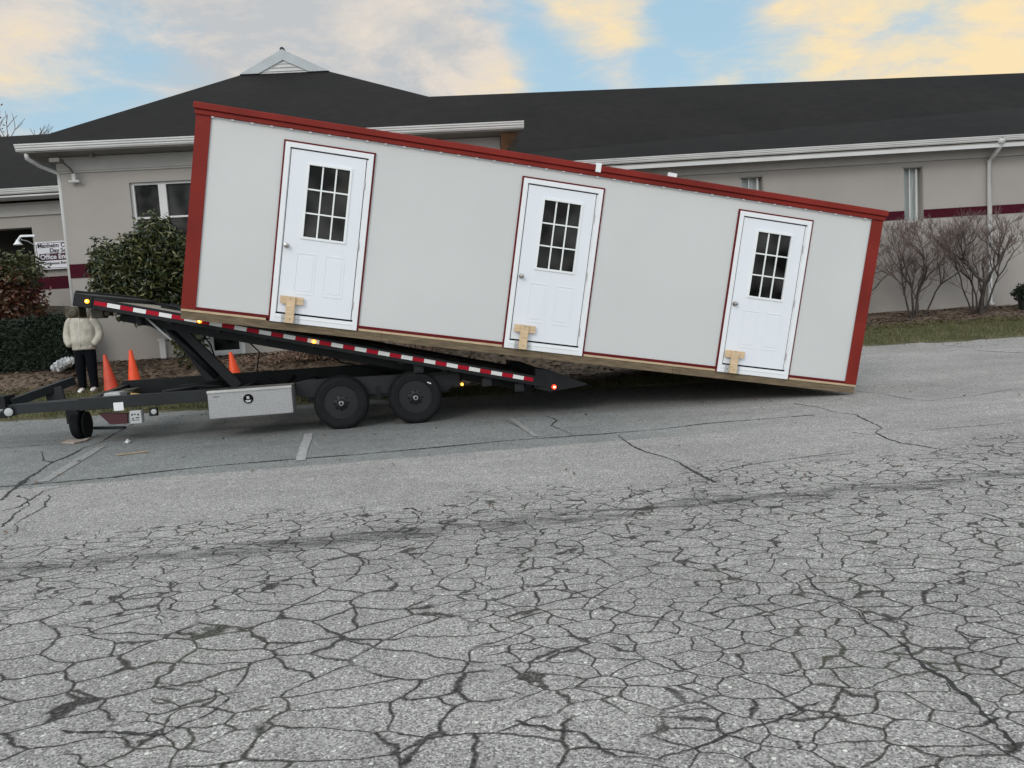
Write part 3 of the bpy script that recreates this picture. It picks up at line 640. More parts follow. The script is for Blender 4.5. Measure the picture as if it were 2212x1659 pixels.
for k_, pts in enumerate(([(430, 712), (455, 745), (470, 790), (520, 822), (600, 832)], [(520, 722), (560, 760), (555, 800), (600, 828)], [(700, 757), (735, 782), (800, 795), (900, 815)])):
    b = MB(); b.tube([tr(x, y, .75 + .1 * k_) for x, y in pts], .011, 6); b.build('hose', 'rubber', trl, smooth=True)
# running gear
def wheel(u_, v_, side):
    s_ = -1 if side == 0 else 1; z_ = .455; r = .355; Cc = (u_, v_, z_)
    t = MB(); prof = [(.215, .0), (.235, -.012), (.30, -.016), (.333, -.004), (.350, .02), (r, .06), (r, .18), (.350, .22), (.333, .244), (.235, .24), (.215, .228)]
    t.lathe(Cc, (0, s_, 0), [(a, -h) for a, h in prof], 56, cap=False)
    for i in range(56):
        an = 2 * math.pi * i / 56
        for h0, h1, ph in ((.035, .10, 0), (.14, .205, .5)):
            aa = an + ph * 2 * math.pi / 56; c_, s2 = math.cos(aa), math.sin(aa); rr = r + .003
            ce = Vector((u_ + rr * c_, v_ - s_ * (h0 + h1) / 2, z_ + rr * s2)); tg = Vector((-s2, 0, c_))
            t.bar(ce - tg * .011, ce + tg * .011, abs(h1 - h0), .010, upv=(c_, 0, s2))
    w = t.build('wheel', 'rubber', trl)
    rm_ = MB(); rm_.lathe(Cc, (0, s_, 0), [(.218, .002), (.222, .006), (.214, .008), (.205, -.004), (.195, -.018), (.165, -.012), (.10, .0), (.085, .006), (.06, .012)], 40)
    ring = rm_.build('rim', 'rim_black', w, smooth=False)
    for i in range(10 if side == 0 else 0):
        an = 2 * math.pi * (i + .3) / 10; ho = MB(); ho.lathe((u_ + .152 * math.cos(an), v_ - s_ * .012, z_ + .152 * math.sin(an)), (0, s_, 0), [(.022, 0), (.021, .009)], 12); ho.build('rim_hole', 'gap_black', w)
    for i in range(8 if side == 0 else 0):
        an = 2 * math.pi * i / 8; ho = MB(); ho.lathe((u_ + .09 * math.cos(an), v_ + s_ * .004, z_ + .09 * math.sin(an)), (0, s_, 0), [(.010, 0), (.010, .014)], 6); ho.build('lug_nut', 'gap_black', w)
    hb = MB(); hb.lathe((u_, v_, z_), (0, s_, 0), [(.058, .006), (.055, .035), (.045, .045)], 24); hb.build('hub', 'rim_black', w)
    hc = MB(); hc.lathe((u_, v_ + s_ * .045, z_), (0, s_, 0), [(.031, 0), (.033, .006), (.026, .012)], 20); hc.lathe((u_, v_ + s_ * .058, z_), (0, s_, 0), [(.018, -.004), (.018, .001)], 16, 1); hc.build('hub_cap', ['hub_bright', 'gap_black'], w)
for u_ in (1.80, 2.78): wheel(u_, .13, 0); wheel(u_, 2.50, 1)
for u_ in (1.80, 2.78):
    b = MB(); b.tube([(u_, .3, .445), (u_, 2.3, .445)], .045, 14); b.build('axle', 'black_steel', trl, smooth=True)
b = MB(); b.bar((1.35, .43, .50), (3.25, .43, .50), .05, .05); b.bar((2.29, .43, .62), (2.29, .43, .45), .06, .12, upv=(0, 1, 0)); b.build('leaf_spring', 'black_steel', trl)
b = MB(); b.box(1.42, 3.18, .13, .37, .80, .81) if False else None
b.box(3.05, 3.40, .34, .385, .56, .72); b.build('step_plate', 'frame_steel', trl)
a = tr(927, 827, .115); b = MB(); b.bar((a.x - .025, .115, a.z + .012), (a.x + .025, .115, a.z - .012), .006, .014, upv=(0, 0, 1)); b.build('tyre_mark', 'sticker', trl)
# far wheel guards, seen as dark humps
for u_ in (1.80, 2.78):
    b = MB(); pr = [(.40, 0), (.40, .26), (.385, .26), (.385, 0)]; vs = []
    for i in range(13):
        an = math.pi * i / 12
        for rr, h in pr: vs.append((u_ + rr * math.cos(an), 2.24 + h, .445 + rr * math.sin(an)))
    b.add(vs, [(i * 4 + j, i * 4 + (j + 1) % 4, (i + 1) * 4 + (j + 1) % 4, (i + 1) * 4 + j) for i in range(12) for j in range(4)] + [(0, 1, 2, 3), (48, 51, 50, 49)]); b.build('fender', 'black_steel', trl)
# tool box with its latch
b = MB(); b.box(.15, 1.19, .0, .39, .39, .735); tb = b.build('toolbox', 'tread_plate', trl, bevel=.006)
b = MB(); b.box(.145, 1.195, -.008, .395, .737, .75); b.box(.145, 1.195, -.012, -.002, .715, .737); b.box(1.155, 1.163, -.006, -.0, .40, .712); b.build('lid', 'hub_bright', tb, bevel=.002)
b = MB(); b.lathe((.645, -.001, .615), (0, -1, 0), [(.062, 0), (.062, .008), (.054, .012)], 28); b.box(.628, .662, -.022, -.013, .615, .65, 1); b.prism([(.606, .600), (.684, .600), (.668, .572), (.622, .572)], -.018, -.0135, 1)
b.build('latch', ['gap_black', 'plate_grey'], tb)
b = MB(); b.box(.22, .29, -.004, 0, .665, .672); b.build('maker_mark', 'rim_black', tb)
# odds and ends on the front of the frame
a, c = tr(245, 870, .395), tr(268, 886, .395); b = MB(); b.box(a.x, c.x, .385, .399, c.z, a.z); b.build('sticker', 'sticker', trl)
p4 = [tr(x, y, .46) for x, y in ((212, 893), (275, 893), (275, 915), (238, 917))]; b = MB(); b.prism([(p.x, p.z) for p in p4], .46, .52); b.build('bracket', 'maroon', trl)
a, c = tr(279, 888, .41), tr(307, 914, .41); b = MB(); b.box(a.x, c.x, .41, .53, c.z, a.z); cb_ = b.build('control_box', 'plate_grey', trl, bevel=.006)
b = MB(); w_ = c.x - a.x
for fx, fz_, fw_, fh in ((.15, .3, .14, .12), (.4, .28, .12, .1), (.68, .3, .12, .14), (.2, .65, .12, .12), (.5, .62, .3, .08), (.1, .85, .7, .04)):
    b.box(a.x + fx * w_, a.x + (fx + fw_) * w_, .405, .409, a.z - (fz_ + fh) * w_, a.z - fz_ * w_)
b.build('control_button', 'gap_black', cb_)
a = tr(333, 889, .42); b = MB(); b.lathe(a, (0, -1, 0), [(.034, 0), (.034, .02), (.02, .025)], 16); b.box(a.x - .07, a.x + .03, .44, .5, a.z - .06, a.z + .05, 1); b.build('gauge', ['plate_grey', 'rim_black'], trl)
a, c = tr(228, 857, .75), tr(270, 862, .75); b = MB(); b.prism([(a.x, .70), (c.x, .70), (c.x - .02, .775), (a.x + .03, .775)], .62, .88); b.build('pump_cover', 'plate_grey', trl, bevel=.015)
b = MB(); b.tube([tr(352, 858, .8) + Vector((0, 0, .0)), tr(282, 851, .8)], .017, 8); b.build('pole_handle', 'pole_wood', trl, smooth=True)
b = MB(); b.box(-1.5, -1.1, .55, 1.3, .66, .735); b.box(-1.48, -1.2, 1.32, 1.9, .66, .74); b.build('front_plate', 'winch_brown', trl, bevel=.01)
b = MB(); b.tube([(-.6, .8, .72), (-.2, 1.1, .76), (.1, .9, .74), (.3, 1.3, .72)], .03, 8); b.tube([(-.55, 1.5, .74), (-.1, 1.3, .78), (.2, 1.6, .74)], .022, 8); b.build('hose', 'black_steel', trl, smooth=True)
# front support wheel, seen edge-on
a = tr(180, 950, 1.2)
for du, rr, w_ in ((-.03, .21, .12), (.075, .185, .03)):
    b = MB(); h = w_ / 2
    b.lathe((a.x + du, 1.2, g(-6, 10.7) + rr + .0), (1, 0, 0), [(rr * .55, -h), (rr * .9, -h * 1.02), (rr * .98, -h * .75), (rr, -h * .3), (rr, h * .3), (rr * .98, h * .75), (rr * .9, h * 1.02), (rr * .55, h)], 36); b.build('support_wheel', 'rubber', trl, smooth=False)
b = MB(); b.box(a.x - .13, a.x + .02, 1.05, 1.26, .36, .64); b.bar((a.x + .16, 1.2, .26), (a.x + .75, .6, .30), .03, .04); b.build('support_leg', 'frame_steel', trl)

# ------------------------------------------------------------------ school building
bld = empty('school_building', Matrix.Translation((0, 17, 1)), 'long grey stucco school building with black shingle roofs, burgundy band and a small white gable', 'building')
IB = Matrix.Translation((0, -17, -1))
class BB(MB):
    def build(s, *a, **k): s.M = IB @ (s.M or Matrix.Identity(4)); return super().build(*a, **k)
a_ = R(3.1); MK = Matrix(((math.cos(a_), -math.sin(a_), 0, .01), (math.sin(a_), math.cos(a_), 0, 17.0), (0, 0, 1, 0), (0, 0, 0, 1)))  # front block, a little turned
MKi = MK.inverted()
def lk(px, py, off=0):                                               # pixel on the block's front plane -> local x, z
    d = ray(px, py); n = Vector((-math.sin(a_), math.cos(a_), 0)); o0 = Vector((.01, 17, 0)) + n * off
    P = CAM + d * ((o0 - CAM).dot(n) / d.dot(n)); q = MKi @ P; return q.x, q.z
LX = lk(143, 495)[0]
win = (lk(276, 392)[0], lk(276, 392)[1] , lk(400, 470)[0])
wz1 = lk(276, 395)[1]; wz0 = wz1 - 1.75; wx0 = lk(282, 430)[0]; wx1 = wx0 + 2.1
w2x0, w2z1 = lk(450, 722); w2x1, w2z0 = lk(524, 760)
b = BB(MK)                                                           # front wall round two windows
def wall_rect(b, x0, x1, z0, z1, holes, y0=0, y1=.25):
    xsx = sorted({x0, x1} | {h[0] for h in holes} | {h[1] for h in holes}); zsx = sorted({z0, z1} | {h[2] for h in holes} | {h[3] for h in holes})
    for xa, xb in zip(xsx, xsx[1:]):
        for za, zb in zip(zsx, zsx[1:]):
            if any(h[0] <= (xa + xb) / 2 <= h[1] and h[2] <= (za + zb) / 2 <= h[3] for h in holes): continue
            b.box(xa, xb, y0, y1, za, zb)
wall_rect(b, LX, 0, .4, 5.30, [(wx0, wx1, wz0, wz1), (w2x0, w2x1, w2z0, w2z1)])
b.box(LX, LX + .25, .25, 9, .4, 5.30).box(-.25, 0, .25, 9, .4, 5.30)
b.build('wall', 'stucco', bld)
b = BB(MK); bz1 = lk(160, 571)[1]; bz0 = lk(162, 601)[1]; b.box(LX - .012, .012, -.012, 0, bz0, bz1).box(LX - .012, LX, 0, 4, bz0, bz1).box(0, .012, 0, 4, bz0, bz1); b.build('band', 'burgundy', bld)
b = BB(MK); b.box(LX - .04, .04, -.05, 0, 5.02, 5.30).box(LX - .02, .02, -.03, .0, 4.98, 5.02); b.build('frieze', 'stucco_trim', bld)
EY, ES, EZ = -.60, .48, 5.40
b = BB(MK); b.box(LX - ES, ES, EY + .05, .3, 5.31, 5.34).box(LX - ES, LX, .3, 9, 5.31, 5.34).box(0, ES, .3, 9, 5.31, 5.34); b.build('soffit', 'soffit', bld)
def gutter(bb, x0, x1, y, z):
    bb.prism([(y + .12, z), (y + .02, z), (y, z + .03), (y, z + .055), (y - .02, z + .07), (y - .02, z + .10), (y - .035, z + .115), (y - .035, z + .14), (y + .12, z + .14)], x0, x1, axis='x')
b = BB(MK); gutter(b, LX - ES - .05, ES + .05, EY, 5.335); b.build('gutter', 'gutter_white', bld)
gl_, gr_ = MKi @ at(521.5, 160, 20), MKi @ at(709, 155.8, 20); ap = MKi @ at(609.9, 107.7, 20)
gz = (gl_.z + gr_.z) / 2; gy = (gl_.y + gr_.y) / 2; BY = 11
b = BB(MK); e0 = (LX - ES - .04, EY - .01, 5.48); e1 = (ES + .04, EY - .01, 5.48)
P_ = [e0, e1, (gr_.x, gy, gz), (gl_.x, gy, gz), (LX - ES - .04, BY, 5.48), (ES + .04, BY, 5.48), (gl_.x, BY, gz), (gr_.x, BY, gz), (ap.x, gy, ap.z - .03), (ap.x, BY, ap.z - .03)]
b.add(P_, [(0, 1, 2, 3), (0, 3, 6, 4), (1, 5, 7, 2), (3, 8, 9, 6), (2, 7, 9, 8), (4, 6, 9, 7, 5), (0, 4, 5, 1), (3, 2, 8)])
b.build('roof', 'shingle', bld)
b = BB(MK)                                                           # white gable trim and louvre
il, ir, ia = MKi @ at(560, 159, 20), MKi @ at(668, 156.7, 20), MKi @ at(612, 131, 20)
y_ = gy - .06
b.prism([(gl_.x - .02, gz - .0), (il.x, gz), (ia.x, ia.z), (ap.x, ap.z)], y_, gy + .1).prism([(gr_.x + .02, gz), (ir.x, gz), (ia.x, ia.z), (ap.x, ap.z)], y_ + .002, gy + .1)
b.build('rake_board', 'rake_grey', bld)
b = BB(MK); b.prism([(il.x, gz), (ir.x, gz), (ia.x, ia.z)], y_ + .04, gy)
for i in range(3):
    z_ = gz + .04 + i * .09; f_ = (z_ - gz) / (ia.z - gz)
    if f_ < .9: b.box(il.x + (ia.x - il.x) * f_ + .03, ir.x + (ia.x - ir.x) * f_ - .03, y_ + .02, y_ + .04, z_, z_ + .012)
b.build('gable_louvre', 'gutter_white', bld)
b = BB(MK); b.tube([(ap.x, gy - .05, ap.z + .0), (ap.x, BY, ap.z)], .06, 8); b.build('ridge_cap', 'rim_black', bld)
def window(Mx, x0, x1, z0, z1, mull, rail, pane='glass_dark', y=.10, fw_=.07, name='window'):
    f = BB(Mx); f.box(x0, x0 + fw_, y - .04, y + .04, z0, z1).box(x1 - fw_, x1, y - .04, y + .04, z0, z1).box(x0 + fw_, x1 - fw_, y - .04, y + .04, z1 - .05, z1).box(x0 + fw_, x1 - fw_, y - .04, y + .04, z0, z0 + .06)
    for mx_, mw in mull: f.box(mx_ - mw / 2, mx_ + mw / 2, y - .045, y + .04, z0 + .06, z1 - .05)
    for rz in rail: f.box(x0 + fw_, x1 - fw_, y - .02, y + .03, rz - .02, rz + .02)
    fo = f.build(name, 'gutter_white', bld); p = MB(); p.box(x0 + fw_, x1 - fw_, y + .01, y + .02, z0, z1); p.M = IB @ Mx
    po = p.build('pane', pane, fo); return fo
rz = lk(290, 471)[1]; mxp = lk(350, 430)[0]
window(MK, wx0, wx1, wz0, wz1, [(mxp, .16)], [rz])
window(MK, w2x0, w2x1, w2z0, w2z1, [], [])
b = BB(MK); b.box(w2x0 - .12, w2x1 + .07, -.06, 0, w2z0 - .05, w2z0); b.box(w2x0 - .12, w2x0 - .003, -.02, 0, w2z0, w2z1).box(w2x1 + .003, w2x1 + .07, -.02, 0, w2z0, w2z1); b.build('sill', 'gutter_white', bld)
# downspouts
b = BB(MK); b.tube([(LX - .38, -.5, 5.33), (LX - .38, -.48, 5.22), (LX - .3, -.2, 5.12), (LX - .045, .02, 5.0), (LX - .035, .03, 4.8), (LX - .035, .03, .95)], .045, 8); b.build('downspout', 'gutter_white', bld, smooth=True)
dx, dz = lk(352, 735); b = BB(MK); b.box(dx - .06, dx + .06, -.07, -.003, .85, dz); b.box(dx - .09, dx + .05, -.09, -.003, dz, dz + .03); b.build('downspout', 'gutter_white', bld)
# floodlights on their conduit
b = BB(MK); q = lk(150, 352); x_, z_ = q; b.box(x_ - .16, x_ + .04, -.5, -.3, 5.12, 5.2); b.tube([(x_, -.3, 5.16), (x_ + .07, -.15, 5.05), (x_ + .10, -.08, 4.95)], .02, 6); b.box(x_ + .07, x_ + .14, -.12, -.0, 4.78, 4.95, 1)
b.tube([(x_ + .0, -.10, 4.79), (x_ + .21, -.10, 4.79)], .03, 8, 1); b.build('floodlight', ['brass_dark', 'gutter_white'], bld)
q = lk(208, 372 - 55); b = BB(MK); b.box(q[0] - .03, q[0] + .04, -.3, -.2, 5.24, 5.31); b.build('soffit_vent', 'brass_dark', bld)
b = BB(MK); b.add([(.05, -.4, 5.30), (.42, -.4, 5.30), (.05, -.02, 4.86)], [(0, 1, 2)]); b.build('soffit_return', 'copper', bld)
# right wing
b = BB(); w1 = (6.70, 7.28, 3.30, 4.86); w2 = (11.25, 11.77, 3.30, 4.86); xw = at(1953, 400, 21.8).x, at(1991, 400, 21.8).x; w2 = (xw[0], xw[1], 3.38, 4.87); xw = at(1601, 395, 21.8).x, at(1646, 395, 21.8).x; w1 = (xw[0], xw[1], 3.38, 4.87)
holes = [w1, w2, (w2[0] + 6.2, w2[1] + 6.2, 3.38, 4.87)]
wall_rect(b, -4, 40, .4, 5.30, holes, 21.8, 22.1); b.build('wall', 'stucco', bld)
for h in holes:
    f = BB(); x0, x1, z0, z1 = h
    f.box(x0, x0 + .045, 21.9, 21.97, z0, z1).box(x1 - .12, x1 - .07, 21.9, 21.97, z0, z1).box(x0 + (x1 - x0) * .40, x0 + (x1 - x0) * .40 + .03, 21.91, 21.96, z0, z1).box(x0, x1, 21.9, 21.98, z0, z0 + .04)
    fo = f.build('window', 'gutter_white', bld)
    p = BB(); p.box(x0, x1, 21.985, 21.99, z0, z1); p.build('pane', 'curtain', fo)
    p = BB(); p.box(x0 - .03, x1 + .03, 21.77, 21.80, z1, z1 + .03); p.box(x1, x1 + .035, 21.785, 21.799, z0, z1); p.build('window_trim', 'soffit', fo)
b = BB(); z1 = at(2060, 449, 21.8).z; z0 = at(2060, 468, 21.8).z
xe = [-3.9] + sum([[h[0] - .005, h[1] + .005] for h in holes], []) + [40]
for a, c in zip(xe[::2], xe[1::2]): b.box(a, c, 21.786, 21.80, z0, z1)
b.build('band', 'burgundy', bld)
b = BB(); b.box(.5, 40, 21.73, 21.799, 5.03, 5.29); b.build('frieze', 'stucco_trim', bld)
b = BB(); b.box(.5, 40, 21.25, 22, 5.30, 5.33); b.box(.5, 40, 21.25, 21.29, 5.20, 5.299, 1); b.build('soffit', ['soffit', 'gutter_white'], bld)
b = BB(); gutter(b, .5, 40, 21.22, 5.36); b.build('gutter', 'gutter_white', bld)
rl_, rr_ = at(920, 209, 27), at(2212, 157.5, 27); sl_ = (rr_.z - rl_.z) / (rr_.x - rl_.x)
b = BB(); xa, xb = -8, 40; za, zb = rl_.z + sl_ * (xa - rl_.x), rl_.z + sl_ * (xb - rl_.x)
b.add([(xa, 21.19, 5.49), (xb, 21.19, 5.49), (xb, 27, zb), (xa, 27, za), (xa, 33, 5.49), (xb, 33, 5.49)], [(0, 1, 2, 3), (3, 2, 5, 4), (0, 3, 4), (1, 5, 2)]); b.build('roof', 'shingle', bld)
b = BB(); xd = at(2139, 500, 21.7).x; xo = at(2160, 310, 21.3).x
b.tube([(xo, 21.28, 5.40), (xo, 21.28, 5.24), (xd + .03, 21.66, 4.98), (xd, 21.72, 4.93), (xd, 21.72, 1.02), (xd + .02, 21.6, .93)], .062, 10); b.lathe((xo, 21.2, 5.36), (0, -1, 0), [(.09, -.1), (.09, .0)], 14); b.build('downspout', 'gutter_white', bld, smooth=True)
# far left wing with the office entrance porch
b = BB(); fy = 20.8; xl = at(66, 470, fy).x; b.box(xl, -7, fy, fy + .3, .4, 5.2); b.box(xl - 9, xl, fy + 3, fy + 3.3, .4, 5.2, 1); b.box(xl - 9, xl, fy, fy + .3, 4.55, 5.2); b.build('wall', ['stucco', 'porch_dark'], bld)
b = BB(); b.box(xl - .01, -7, fy - .012, fy, at(120, 624, fy).z, at(120, 597, fy).z); b.box(xl - 9, xl - .01, fy + .5, fy + .6, .6, at(40, 630, fy).z); b.build('band', 'burgundy', bld)
b = BB(); z_ = at(60, 411, 20.2).z; b.box(xl - 9, -7, fy - .05, fy - .001, z_ - .55, z_ - .27); b.build('frieze', 'stucco_trim', bld)
b = BB(); gutter(b, xl - 9, -7, 20.2, z_ - .07); b.box(xl - 9, -7, 20.24, fy, z_ - .14, z_ - .10); b.build('gutter', 'gutter_white', bld)
b = BB(); zr = at(60, 291, 25).z; b.add([(xl - 9, 20.17, z_ + .06), (-6, 20.17, z_ + .06), (-6, 25, zr - .03), (xl - 9, 25, zr), (xl - 9, 30, z_), (-6, 30, z_)], [(0, 1, 2, 3), (3, 2, 5, 4), (0, 3, 4), (1, 5, 2)]); b.build('roof', 'shingle', bld)
b = BB(); z_ = at(40, 668, 19.4).z; b.box(xl - 8, xl + .8, 19.3, fy - .02, .6, z_ + .06); b.build('porch_slab', 'slab', bld)
b = BB(); p0, p1, p2 = at(76, 509, 20.1), at(45, 510, 20.1), at(38, 520, 20.1); b.bar(p0, p1, .06, .05); b.tube([p1, p2], .03, 8); b.lathe(p2, (0, 0, -1), [(.03, -.02), (.06, .04), (.11, .10), (.10, .11)], 16); b.tube([p2 + Vector((.1, 0, .02)), at(60, 521, 20.3), at(76, 530, 20.7)], .012, 6)
b.build('porch_lamp', 'casing_white', bld)

# office sign
s0 = at(75, 522, 20.7); sw, sh = 1.7, .78
sgn = empty('office_sign', Matrix.Translation(s0 + Vector((0, 0, -.02))), 'white and maroon office entrance sign on the grey wall behind the leafy shrub corner', 'sign')
b = MB(); b.box(0, sw, -.02, .02, -.73, .0); b.build('panel', 'sign_white', sgn, bevel=.003)
b = MB(); e_ = .035
b.tube([(e_ + .06, -.022, -e_), (sw - e_ - .06, -.022, -e_), (sw - e_, -.022, -e_ - .06), (sw - e_, -.022, -.73 + e_ + .06), (sw - e_ - .06, -.022, -.73 + e_), (e_ + .08, -.022, -.73 + e_), (e_ + .02, -.022, -.73 + e_ + .07), (e_, -.022, -e_ - .07), (e_ + .06, -.022, -e_)], .006, 6); b.build('border', 'sign_ink', sgn)
b = MB(); b.box(.09, sw - .09, -.024, -.021, -.50, -.315); b.build('name_bar', 'sign_maroon', sgn)
def text(s, x, z, size, m_, parent, bold=.004, shear=0, w=1.0):
    cu = bpy.data.curves.new('lettering', 'FONT'); cu.body = s; cu.size = size; cu.offset = bold; cu.extrude = .001; cu.shear = shear; cu.space_character = w
    t = bpy.data.objects.new('tmp', cu); COL.objects.link(t); bpy.context.view_layer.update()
    me = bpy.data.meshes.new_from_object(t.evaluated_get(bpy.context.evaluated_depsgraph_get())); bpy.data.objects.remove(t)
    me.name = 'lettering'; me.transform(Matrix.Translation((x, -.026, z)) @ Matrix.Rotation(R(90), 4, 'X')); me.materials.clear(); me.materials.append(MATS[m_])
    o = bpy.data.objects.new('lettering', me); COL.objects.link(o); o.parent = parent; return o
text('Manheim Christian', .07, -.155, .155, 'sign_ink', sgn, .0035); text('Day School', .38, -.29, .155, 'sign_ink', sgn, .0035)
text('Office Entrance', .115, -.46, .175, 'sign_white', sgn, .004); text('Continuous Entrance', .15, -.60, .095, 'sign_ink', sgn, .002, .25)

# ------------------------------------------------------------------ plants
def leaves(b, pts, size, rnd, droop=.3, asp=.38, k=0):
    vs, fs = [], []
    for p in pts:
        d = Vector((rnd.gauss(0, 1), rnd.gauss(0, 1), rnd.gauss(-droop, .6))).normalized(); s_ = Vector((rnd.gauss(0, 1), rnd.gauss(0, 1), rnd.gauss(0, 1))).cross(d).normalized(); l = size * rnd.uniform(.6, 1.3)
        i = len(vs); w = l * asp; n_ = d.cross(s_) * l * .08
        vs += [p, p + d * l * .45 + s_ * w / 2 + n_, p + d * l, p + d * l * .45 - s_ * w / 2 + n_]; fs.append((i, i + 1, i + 2, i + 3))
    b.add(vs, fs, k)
def blobpts(rnd, lobes, n, shell=.45):
    out_ = []
    tot = sum(r[0] * r[1] * r[2] for _, r in lobes)
    for c, r in lobes:
        for _ in range(int(n * r[0] * r[1] * r[2] / tot) + 1):
            d = Vector((rnd.gauss(0, 1), rnd.gauss(0, 1), rnd.gauss(0, 1))).normalized() * (rnd.uniform(shell, 1) ** .6) * rnd.uniform(.88, 1.1)
            out_.append(Vector(c) + Vector((d.x * r[0], d.y * r[1], d.z * r[2])))
    return out_
rnd = random.Random(11)
c0 = at(300, 610, 15.4); gz_ = g(c0.x, 15.4)
rh = empty('leafy_shrub', Matrix.Translation((c0.x, 15.4, gz_)), 'large dark evergreen shrub with glossy drooping leaves in front of the grey wall window', 'shrub')
def L_(px, py, y, rx, rz_): p = at(px, py, y); return ((p.x - c0.x, y - 15.4, p.z - gz_), (rx, min(rx, .8), rz_))
lob = [L_(300, 600, 15.4, .92, .85), L_(345, 545, 15.4, .62, .62), L_(255, 570, 15.3, .52, .42), L_(240, 615, 15.3, .38, .42), L_(385, 590, 15.5, .5, .8), L_(300, 540, 15.5, .35, .38), L_(405, 720, 15.6, .36, .7), L_(350, 500, 15.4, .3, .28), L_(245, 545, 15.4, .3, .2)]
for _ in range(26):
    an = rnd.uniform(-.3, 3.4); lob.append(((.22 + .98 * math.cos(an), rnd.uniform(-.5, .2), 2.0 + 1.08 * math.sin(an) + rnd.uniform(-.15, .15)), (rnd.uniform(.08, .2),) * 3))
b = MB(); leaves(b, blobpts(rnd, lob, 15500, .25), .125, rnd, .5, .36); b.build('foliage', 'rhodo_leaf', rh)
b = MB()
for i in range(7):
    t = Vector((rnd.uniform(-.6, .9), rnd.uniform(-.3, .3), rnd.uniform(1.6, 2.4))); m_ = t * .5 + Vector((rnd.uniform(-.2, .2), 0, 0)); b.tube([(rnd.uniform(.85, 1.15), .1, -.1), Vector((.95, .1, .8)), t + Vector((.5, .1, 0))], [.028, .02, .01], 7)
b.build('stem', 'bark_grey', rh)
# autumn bush at the porch
c0 = at(20, 600, 18.6); gz_ = g(c0.x, 18.6); sh_ = empty('autumn_bush', Matrix.Translation((c0.x, 18.6, gz_)), 'reddish brown leafy bush by the dark office porch at the left edge', 'bush')
lob = [((-.2, 0, 1.2), (1.05, .7, 1.2)), ((.25, 0, .7), (.7, .6, .9)), ((-1.2, .2, 1.1), (.8, .6, 1.3)), ((-.1, 0, 1.9), (.6, .5, .5))]
b = MB(); leaves(b, blobpts(rnd, lob, 8000, .3), .13, rnd, .3, .5); b.build('foliage', 'autumn_leaf', sh_)
b = MB(); leaves(b, blobpts(rnd, [((.1, .1, 2.25), (.75, .5, .5)), ((-.7, .1, 2.2), (.6, .5, .4))], 1500, .3), .13, rnd, .3, .5); b.build('foliage', 'olive_leaf', sh_)
b = MB()
for i in range(5): b.tube([(rnd.uniform(-.2, .2), 0, -.2), (rnd.uniform(-.5, .5), 0, .9), (rnd.uniform(-.8, .6), 0, 1.8)], [.04, .03, .01], 6)
b.build('stem', 'bark_grey', sh_)
# clipped hedge
hx0, hx1, hy0, hy1 = at(0, 720, 15.9).x - 3.5, at(158, 720, 15.9).x, 15.75, 16.9; hz1 = at(60, 692, 15.9).z; hg0 = g(-9, 15.8) + .0
hd = empty('clipped_hedge', Matrix.Translation(((hx0 + hx1) / 2, hy0, hg0)), 'low dark green clipped hedge behind the person in the pale jacket', 'hedge')
b = MB(); pts = []; hw = (hx1 - hx0) / 2; hh = hz1 - hg0
for _ in range(15000):
    u_ = rnd.random(); x = rnd.uniform(-hw, hw)
    zt_ = hh + .05 * math.sin(x * 4) + .03 * math.sin(x * 9)
    if u_ < .55: p = Vector((x, rnd.uniform(-.05, .1), rnd.uniform(0.05, zt_)))
    elif u_ < .85: p = Vector((x, rnd.uniform(0, hy1 - hy0), zt_ + rnd.uniform(-.08, .05)))
    else: p = Vector((hw + rnd.uniform(-.1, .05), rnd.uniform(0, hy1 - hy0), rnd.uniform(.05, zt_)))
    pts.append(p)
leaves(b, pts, .07, rnd, 0, .6); b.build('foliage', 'hedge_leaf', hd)
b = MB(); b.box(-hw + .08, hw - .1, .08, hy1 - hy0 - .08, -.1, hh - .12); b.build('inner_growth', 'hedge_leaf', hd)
# bare multi-stem bushes by the right wing
def bare_bush(px, py, y, stems, height, spread, label, seed, twigs=9, levels=4, name='bare_bush'):
    rnd = random.Random(seed); p0 = at(px, py, y); base = Vector((p0.x, y, g(p0.x, y) + .02))
    root = empty(name, Matrix.Translation(base), label, 'bush', 'bare pruned bushes along the right wing wall')
    bt, bw = MB(), MB(); tips = []
    def grow(p, d, r, l, lev):
        n = 5; pts = [p]; rs = [r]
        for i in range(n):
            d = (d + Vector((rnd.gauss(0, .16), rnd.gauss(0, .16), rnd.gauss(.03, .08)))).normalized(); p = p + d * l / n; pts.append(p); rs.append(r * (1 - .35 * (i + 1) / n))
        (bt if r > .012 else bw).tube(pts, rs, 6 if r > .012 else 4, cap=False)
        if lev == 0 or p.z > height: return
        for k in range(rnd.choice((2, 3, 3)) if lev > 1 else 6):
            nd = (d + Vector((rnd.gauss(0, .42), rnd.gauss(0, .42), rnd.uniform(-.02, .45)))).normalized()
            grow(p, nd, max(.0045, r * .60), l * rnd.uniform(.6, .85), lev - 1)
        grow(pts[3], (d + Vector((rnd.gauss(0, .7), rnd.gauss(0, .7), .2))).normalized(), r * .4, l * .55, max(0, lev - 2)); grow(pts[4], (d + Vector((rnd.gauss(0, .6), rnd.gauss(0, .6), .3))).normalized(), max(.005, r * .35), l * .5, 0)
    for sx_, r in stems:
        grow(Vector((sx_ * .12, rnd.uniform(-.08, .08), -.05)), Vector((sx_ * spread, rnd.uniform(-.15, .15), 1)).normalized(), r, height * .36 * (1 + .15 * abs(sx_)), levels)
    bt.build('stem', 'bark_grey', root, smooth=True); bw.build('twigs', 'twig', root)
bare_bush(1978, 684, 20.6, [(-1.0, .027), (-.5, .026), (-.1, .036), (.25, .042), (.7, .024), (1.3, .028)], 2.45, .38, 'bare pruned bush directly beside the red corner of the portable building', 21)
